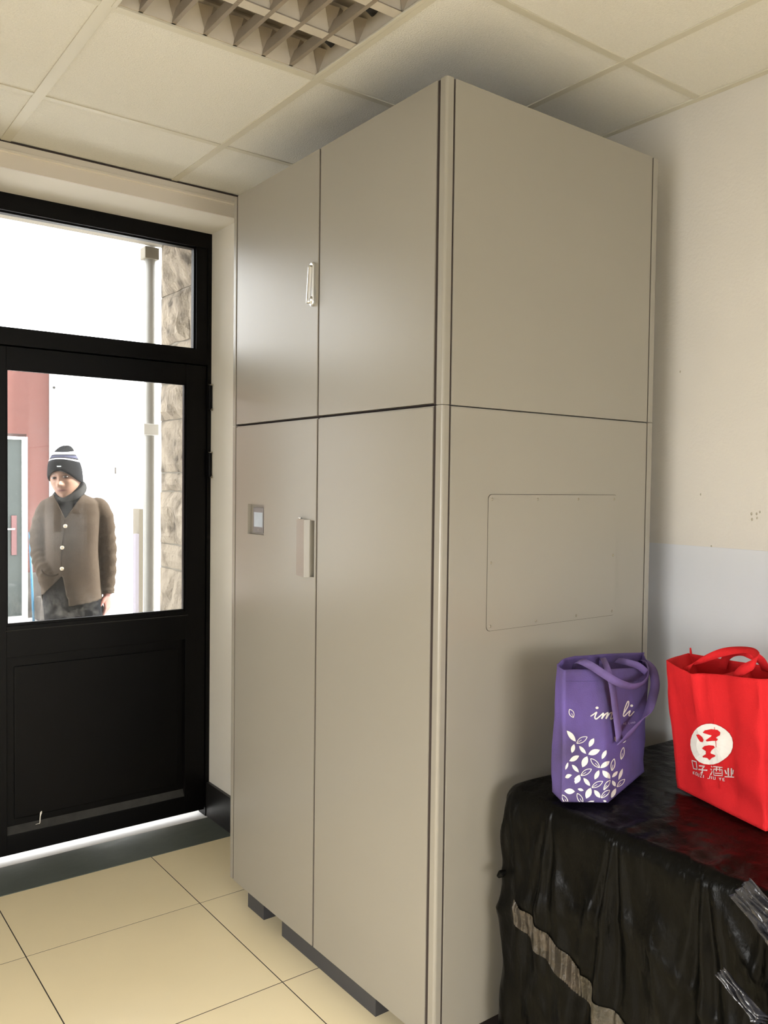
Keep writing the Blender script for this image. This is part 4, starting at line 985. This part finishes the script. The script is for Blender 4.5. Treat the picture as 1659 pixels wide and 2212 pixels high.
# legs and pelvis
for (u, ) , fx in (((135,), -.105), ((186,), .105)):
    a_ = pa(u)
    bodyparts.append(MB().tube([Lw(a_, 0, .86), Lw(a_*1.0, 0, .70), Lw(a_, -.005, .48), Lw(a_, .01, .28), Lw(a_, .01, .09)], [.085, .080, .058, .052, .038], 20, 5))
    bodyparts.append(MB().tube([Lw(a_, .05, .045), Lw(a_, -.05, .05), Lw(a_, -.15, .035)], [(.035, .03), (.038, .032), (.03, .022)], 14, 4))
body_me = remesh(bodyparts, .0045, 'body'); relax(body_me, 1, .4)
body_me.materials.append(M['skin']); body_me.polygons.foreach_set('use_smooth', [True]*len(body_me.polygons))
ca = body_me.color_attributes.new('tint', 'FLOAT_COLOR', 'POINT')
def mixc(a, b, t): return tuple(x*(1-t)+y*t for x, y in zip(a, b))
cols = []
for vtx in body_me.vertices:
    c = (.52, .30, .205); x, y, z = HL_(vtx.co)
    if vtx.co.z < 1.0: c = (.52, .23, .19)
    if y < 0 and abs(x) < .09 and -.13 < z < .12:
        c = mixc(c, (.30, .10, .09), .85*min(1, gs(x, z, 0, -.0625, .025, .0065)*1.5))
        c = mixc(c, (.06, .02, .02), .9*gs(x, z, 0, -.0632, .022, .0018))
        for s in (-1, 1):
            c = mixc(c, (.09, .055, .04), .7*min(1, 1.5*gs(x, z+.10*abs(abs(x)-.03), s*.033, .031, .016, .0040)))
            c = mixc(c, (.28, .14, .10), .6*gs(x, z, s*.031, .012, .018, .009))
            c = mixc(c, (.14, .05, .04), .85*min(1, gs(x, z, s*.0085, -.0415, .0042, .0028)))
            c = mixc(c, (.38, .19, .13), .5*gs(x, z, s*.022, -.05, .005, .015))
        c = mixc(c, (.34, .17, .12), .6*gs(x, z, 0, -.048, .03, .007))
        for s in (-1, 1): c = mixc(c, (.33, .15, .11), .5*gs(x-s*(.030+.25*(-.045-z)), z, 0, -.048, .0035, .018)); c = mixc(c, (.36, .18, .13), .4*gs(x, z, s*.031, -.006, .014, .003))  # nose, crease and eye-bag shading painted into the skin tint
    cols += [c[0]*.58, c[1]*.57, c[2]*.57, 1]
ca.data.foreach_set('color', cols)
link('body', body_me, man)
for s in (-1, 1):
    em_ = MB(); rw = []; ec = (s*.031, -.0815, .0095); rr = .0125
    for i in range(1, 14):
        ph = PI*i/14-PI/2; rw.append([HW((ec[0]+rr*1.15*math.cos(ph)*math.cos(t), ec[1]+rr*math.cos(ph)*math.sin(t), ec[2]+rr*.54*math.sin(ph))) for t in [2*PI*k/24 for k in range(24)]])
    me = em_.grid(rw, True, True).obj('eye', 'eye', mesh_only=True, smooth=True)
    cc = me.color_attributes.new('tint', 'FLOAT_COLOR', 'POINT'); cl = []
    for vtx in me.vertices:
        x, y, z = HL_(vtx.co); d = math.hypot(x-ec[0]-.004, (z-ec[2])*1.2)
        cl += ([.02, .012, .01, 1] if d < .0072 and y < ec[1] else ([.10, .045, .035, 1] if abs(z-ec[2]) > .0036 else [.17, .14, .125, 1]))
    cc.data.foreach_set('color', cl); link('eye', me, man)
# ---- sweater (black knit under the jacket)
sw = remesh([torso(TT[:11], 1, .010), MB().tube([LP(150, 1056, -.005), LP(153, 1070, .0), LP(157, 1090, .0)], [.062, .066, .085], 28, 3)], .007, 'sweater')
sw.materials.append(M['sweater']); sw.polygons.foreach_set('use_smooth', [True]*len(sw.polygons)); link('sweater', sw, man)
# loose ribbed neck collar: tilted ring, higher on his left side
def ring(cu, cv, ra, rb_, rt, tiltL, m, name, bz=0., n=72, rib=0.):
    rw = []; 
    for k in range(n):
        t = 2*PI*k/n; a = ra*math.cos(t); b = rb_*math.sin(t); z = tiltL*math.cos(t)+bz*math.sin(t)
        c = Vector(LP(cu, cv, -.005))+EX*a+EY*b+Vector((0, 0, z)); out_ = (EX*math.cos(t)+EY*math.sin(t)).normalized()
        r2 = rt*(1+rib*(1 if k % 2 else -1))
        rw.append([c+out_*r2*.75*math.cos(p)+Vector((0, 0, 1))*r2*1.25*math.sin(p) for p in [2*PI*q/12 for q in range(12)]])
    rw.append(rw[0]); return MB().grid(rw, True).obj(name, m, man, smooth=True)
ring(149, 1066, .078, .080, .021, .034, 'collar', 'neck_warmer', .030, 96, .07)
ring(148, 1059, .066, .070, .016, .030, 'sweater', 'neck_warmer', .030)
# ---- jacket
VB, SB = (141, 1119), (135, 1236)
def cut_jacket(me):
    bm = bmesh.new(); bm.from_mesh(me); kill = []
    for f in bm.faces:
        c = f.calc_center_median(); d = c-MO; a = d.dot(EX); b = d.dot(EY); u = 160+a*408; v = 1039.5+(1.5105-c.z)*383
        front = b < .0
        k = False
        # neckline V
        if front and v < VB[1]:
            tl = (v-1062)/(VB[1]-1062); ul = 113+(VB[0]-113)*tl; ur = 183+(VB[0]-183)*min(1, max(0, tl))**.9
            if v < 1062: ul, ur = 113, 183
            if ul < u < ur and b < -.02: k = True
        if v < 1064+(4 if front else -4) and 112 < u < 188: k = True
        # lower split: left panel swings away
        if front and v > SB[1]:
            ul = 135-(v-SB[1])*.98; ur = 135+(v-SB[1])*.19
            if ul < u < ur: k = True
            if u < 140 and v > 1237 and u < 92+(0): pass
        # hem
        hemv = 1302-(u-147)*.13 if u > 147 else 1284
        if not front: hemv = 1296
        if v > hemv and u < 222.5 : k = True
        if u >= 210 and v > 1283 and v > hemv: k = True
        if k: kill.append(f)
    bmesh.ops.delete(bm, geom=kill, context='FACES')
    # drop cuff caps
    caps = [f for f in bm.faces if abs(f.normal.z) > .8 and f.normal.z < 0 and (1039.5+(1.5105-f.calc_center_median().z)*383) > 1281 and (f.calc_center_median()-MO).dot(EX) > pa(214)]
    bmesh.ops.delete(bm, geom=caps, context='FACES')
    bm.verts.ensure_lookup_table()
    for _ in range(5):
        new = {}
        for v_ in bm.verts:
            be = [e for e in v_.link_edges if e.is_boundary]
            if len(be) == 2: new[v_] = v_.co*.4+(be[0].other_vert(v_).co+be[1].other_vert(v_).co)*.3
        for v_, c_ in new.items(): v_.co = c_
    bm.to_mesh(me); bm.free()
# skirt bulge near the pocket comes from the sleeve/hand volume
pocket_bulge = MB().tube([LP(98, 1222, -.07), LP(106, 1246, -.085), LP(110, 1270, -.075)], [.040, .056, .036], 20, 5)
jk = remesh([torso(TT, 1, 0, 4), sleeve(armR), sleeve(armL), pocket_bulge], .0055, 'jacket'); relax(jk, 2, .5)
NRM = [v_.normal.copy() for v_ in jk.vertices]
for vi, vtx in enumerate(jk.vertices):     # soft drape folds
    p = vtx.co.copy(); q = (p-MO); a = q.dot(EX); z = p.z
    n_ = .0045*noise.noise(Vector((a*9, q.dot(EY)*5, z*6)))+.003*math.sin(a*38+z*9)*max(0, min(1, (1.15-z)*4))
    vtx.co = p+NRM[vi]*n_
cut_jacket(jk)
jk.materials.append(M['wool']); jk.polygons.foreach_set('use_smooth', [True]*len(jk.polygons))
jko = link('jacket', jk, man); md = jko.modifiers.new('thick', 'SOLIDIFY'); md.thickness = .0045; md.offset = -1
for i, (u, v) in enumerate([(141, 1133.5), (134.5, 1178.5), (134, 1222.5)]):
    a = pa(u); z = pz(v); b = front_b(a, z)-.004; c = Lw(a, b, z)
    rw = []
    for r_, dd in [(.0105, 0), (.0105, .003), (.0085, .006), (.004, .0078), (.0008, .008)]:
        rw.append([c-EY*dd+EX*r_*math.cos(t)+Vector((0, 0, r_*math.sin(t))) for t in [2*PI*k/16 for k in range(16)]])
    MB().grid(rw, True, True).obj('button', 'brass', jko, smooth=True)
pts = [(141, 1120), (138, 1150), (134, 1180), (132, 1205), (134, 1237)]
MB().tube([Lw(pa(u), front_b(pa(u), pz(v))-.0005, pz(v)) for u, v in pts], .0028, 6, 4).obj('front_edge', 'woold', jko, smooth=True)
pts = [(92, 1224), (97, 1232), (108, 1236), (120, 1236), (128, 1232)]
MB().tube([Lw(pa(u), -.155+.0012*abs(u-110), pz(v)) for u, v in pts], .0045, 6, 4).obj('pocket_edge', 'woold', jko, smooth=True)
# ---- trousers
tp = [MB().grid([torso_row(r_, 48, 1, 0) for r_ in interp_rows([(1232, 106, 208, .110, .0), (1262, 97, 214, .128, 0), (1300, 93, 222, .130, 0), (1325, 97, 223, .125, 0), (1345, 102, 221, .11, 0)], 3)], True, True)]
for u in (133, 189):
    a_ = pa(u); tp.append(MB().tube([Lw(a_, 0, .80), Lw(a_, 0, .66), Lw(a_, -.01, .47), Lw(a_, 0, .28), Lw(a_, .01, .06)], [.092, .088, .074, .066, .062], 24, 6))
tm = remesh(tp, .009, 'trousers'); relax(tm, 2)
NRM = [v_.normal.copy() for v_ in tm.vertices]
for vi, vtx in enumerate(tm.vertices): vtx.co = vtx.co+NRM[vi]*.006*noise.noise(vtx.co*14)
tm.materials.append(M['trous']); tm.polygons.foreach_set('use_smooth', [True]*len(tm.polygons)); link('trousers', tm, man)
for u in (134, 184):
    a_ = pa(u)
    rw = []
    for b, hw, ht in [(.075, .01, .02), (.07, .034, .05), (.03, .042, .052), (-.04, .045, .045), (-.11, .050, .034), (-.165, .042, .026), (-.185, .02, .018), (-.19, .004, .012)]:
        rw.append([Lw(a_+hw*math.cos(t), b, max(0.0, ht+ht*math.sin(t))) for t in [2*PI*k/20 for k in range(20)]])
    MB().grid(rw, True, True).obj('shoe', 'shoe', man, smooth=True)
# ---- beanie, slouching to his left at the crown
hat_rows = []
prof = [(-.012, 1.00), (-.006, 1.05), (.004, 1.065), (.014, 1.06), (.024, 1.05), (.034, 1.045), (.046, 1.02), (.058, .985), (.070, .93), (.078, .885), (.084, .86), (.091, .815), (.098, .765), (.104, .725), (.112, .67), (.120, .61), (.130, .53), (.140, .43), (.148, .31), (.153, .17), (.155, .03)]
NH = 64
for z, r_ in prof:
    row = []; f = max(0, z)/.155
    for k in range(NH):
        t = 2*PI*k/NH; c_, s_ = math.cos(t), math.sin(t)
        # brim: high over the forehead, low over ears and nape
        lo = (1-f)**1.6
        zz = z*.78+.056-lo*(.026*(1-max(0, -s_)**1.2)+.040*max(0, c_)**2*.55+.026*abs(c_)**2*.9+.03*max(0, s_))
        x = .081*r_*c_+.016*f**1.5+.006*math.sin(2*t+z*40)*f; y = .102*r_*s_+.004+.01*f
        zz += .008*math.sin(t*2+1)*f
        row.append(HW((x, y, zz)))
    hat_rows.append(row)
hat = MB().grid(hat_rows, True); n0 = len(hat.v); top = (len(hat_rows)-1)*NH
hat.f.append(tuple(top+i for i in range(NH)))
ho = hat.obj('beanie', 'hatd', man, smooth=True); ho.data.materials.append(M['hatw']); ho.data.materials.append(M['hatl'])
band = {8: 1, 9: 1, 10: 2, 11: 2, 12: 1, 13: 2, 14: 1, 15: 1}
band = {8: 1, 9: 0, 10: 2, 11: 2, 12: 0, 13: 1, 14: 1}
hz_idx = {}
for p in ho.data.polygons:
    i = min(p.vertices)//NH
    p.material_index = band.get(i, 0)
md = ho.modifiers.new('thick', 'SOLIDIFY'); md.thickness = .004; md.offset = 1
# small tag stitched on the brim
HT = MB().add([HW((.004, -.1125, .072)), HW((.026, -.109, .070)), HW((.026, -.110, .064)), HW((.004, -.1135, .066))], [(0, 1, 2, 3)]).obj('hat_tag', 'hatw', ho)
bpy.context.view_layer.update()
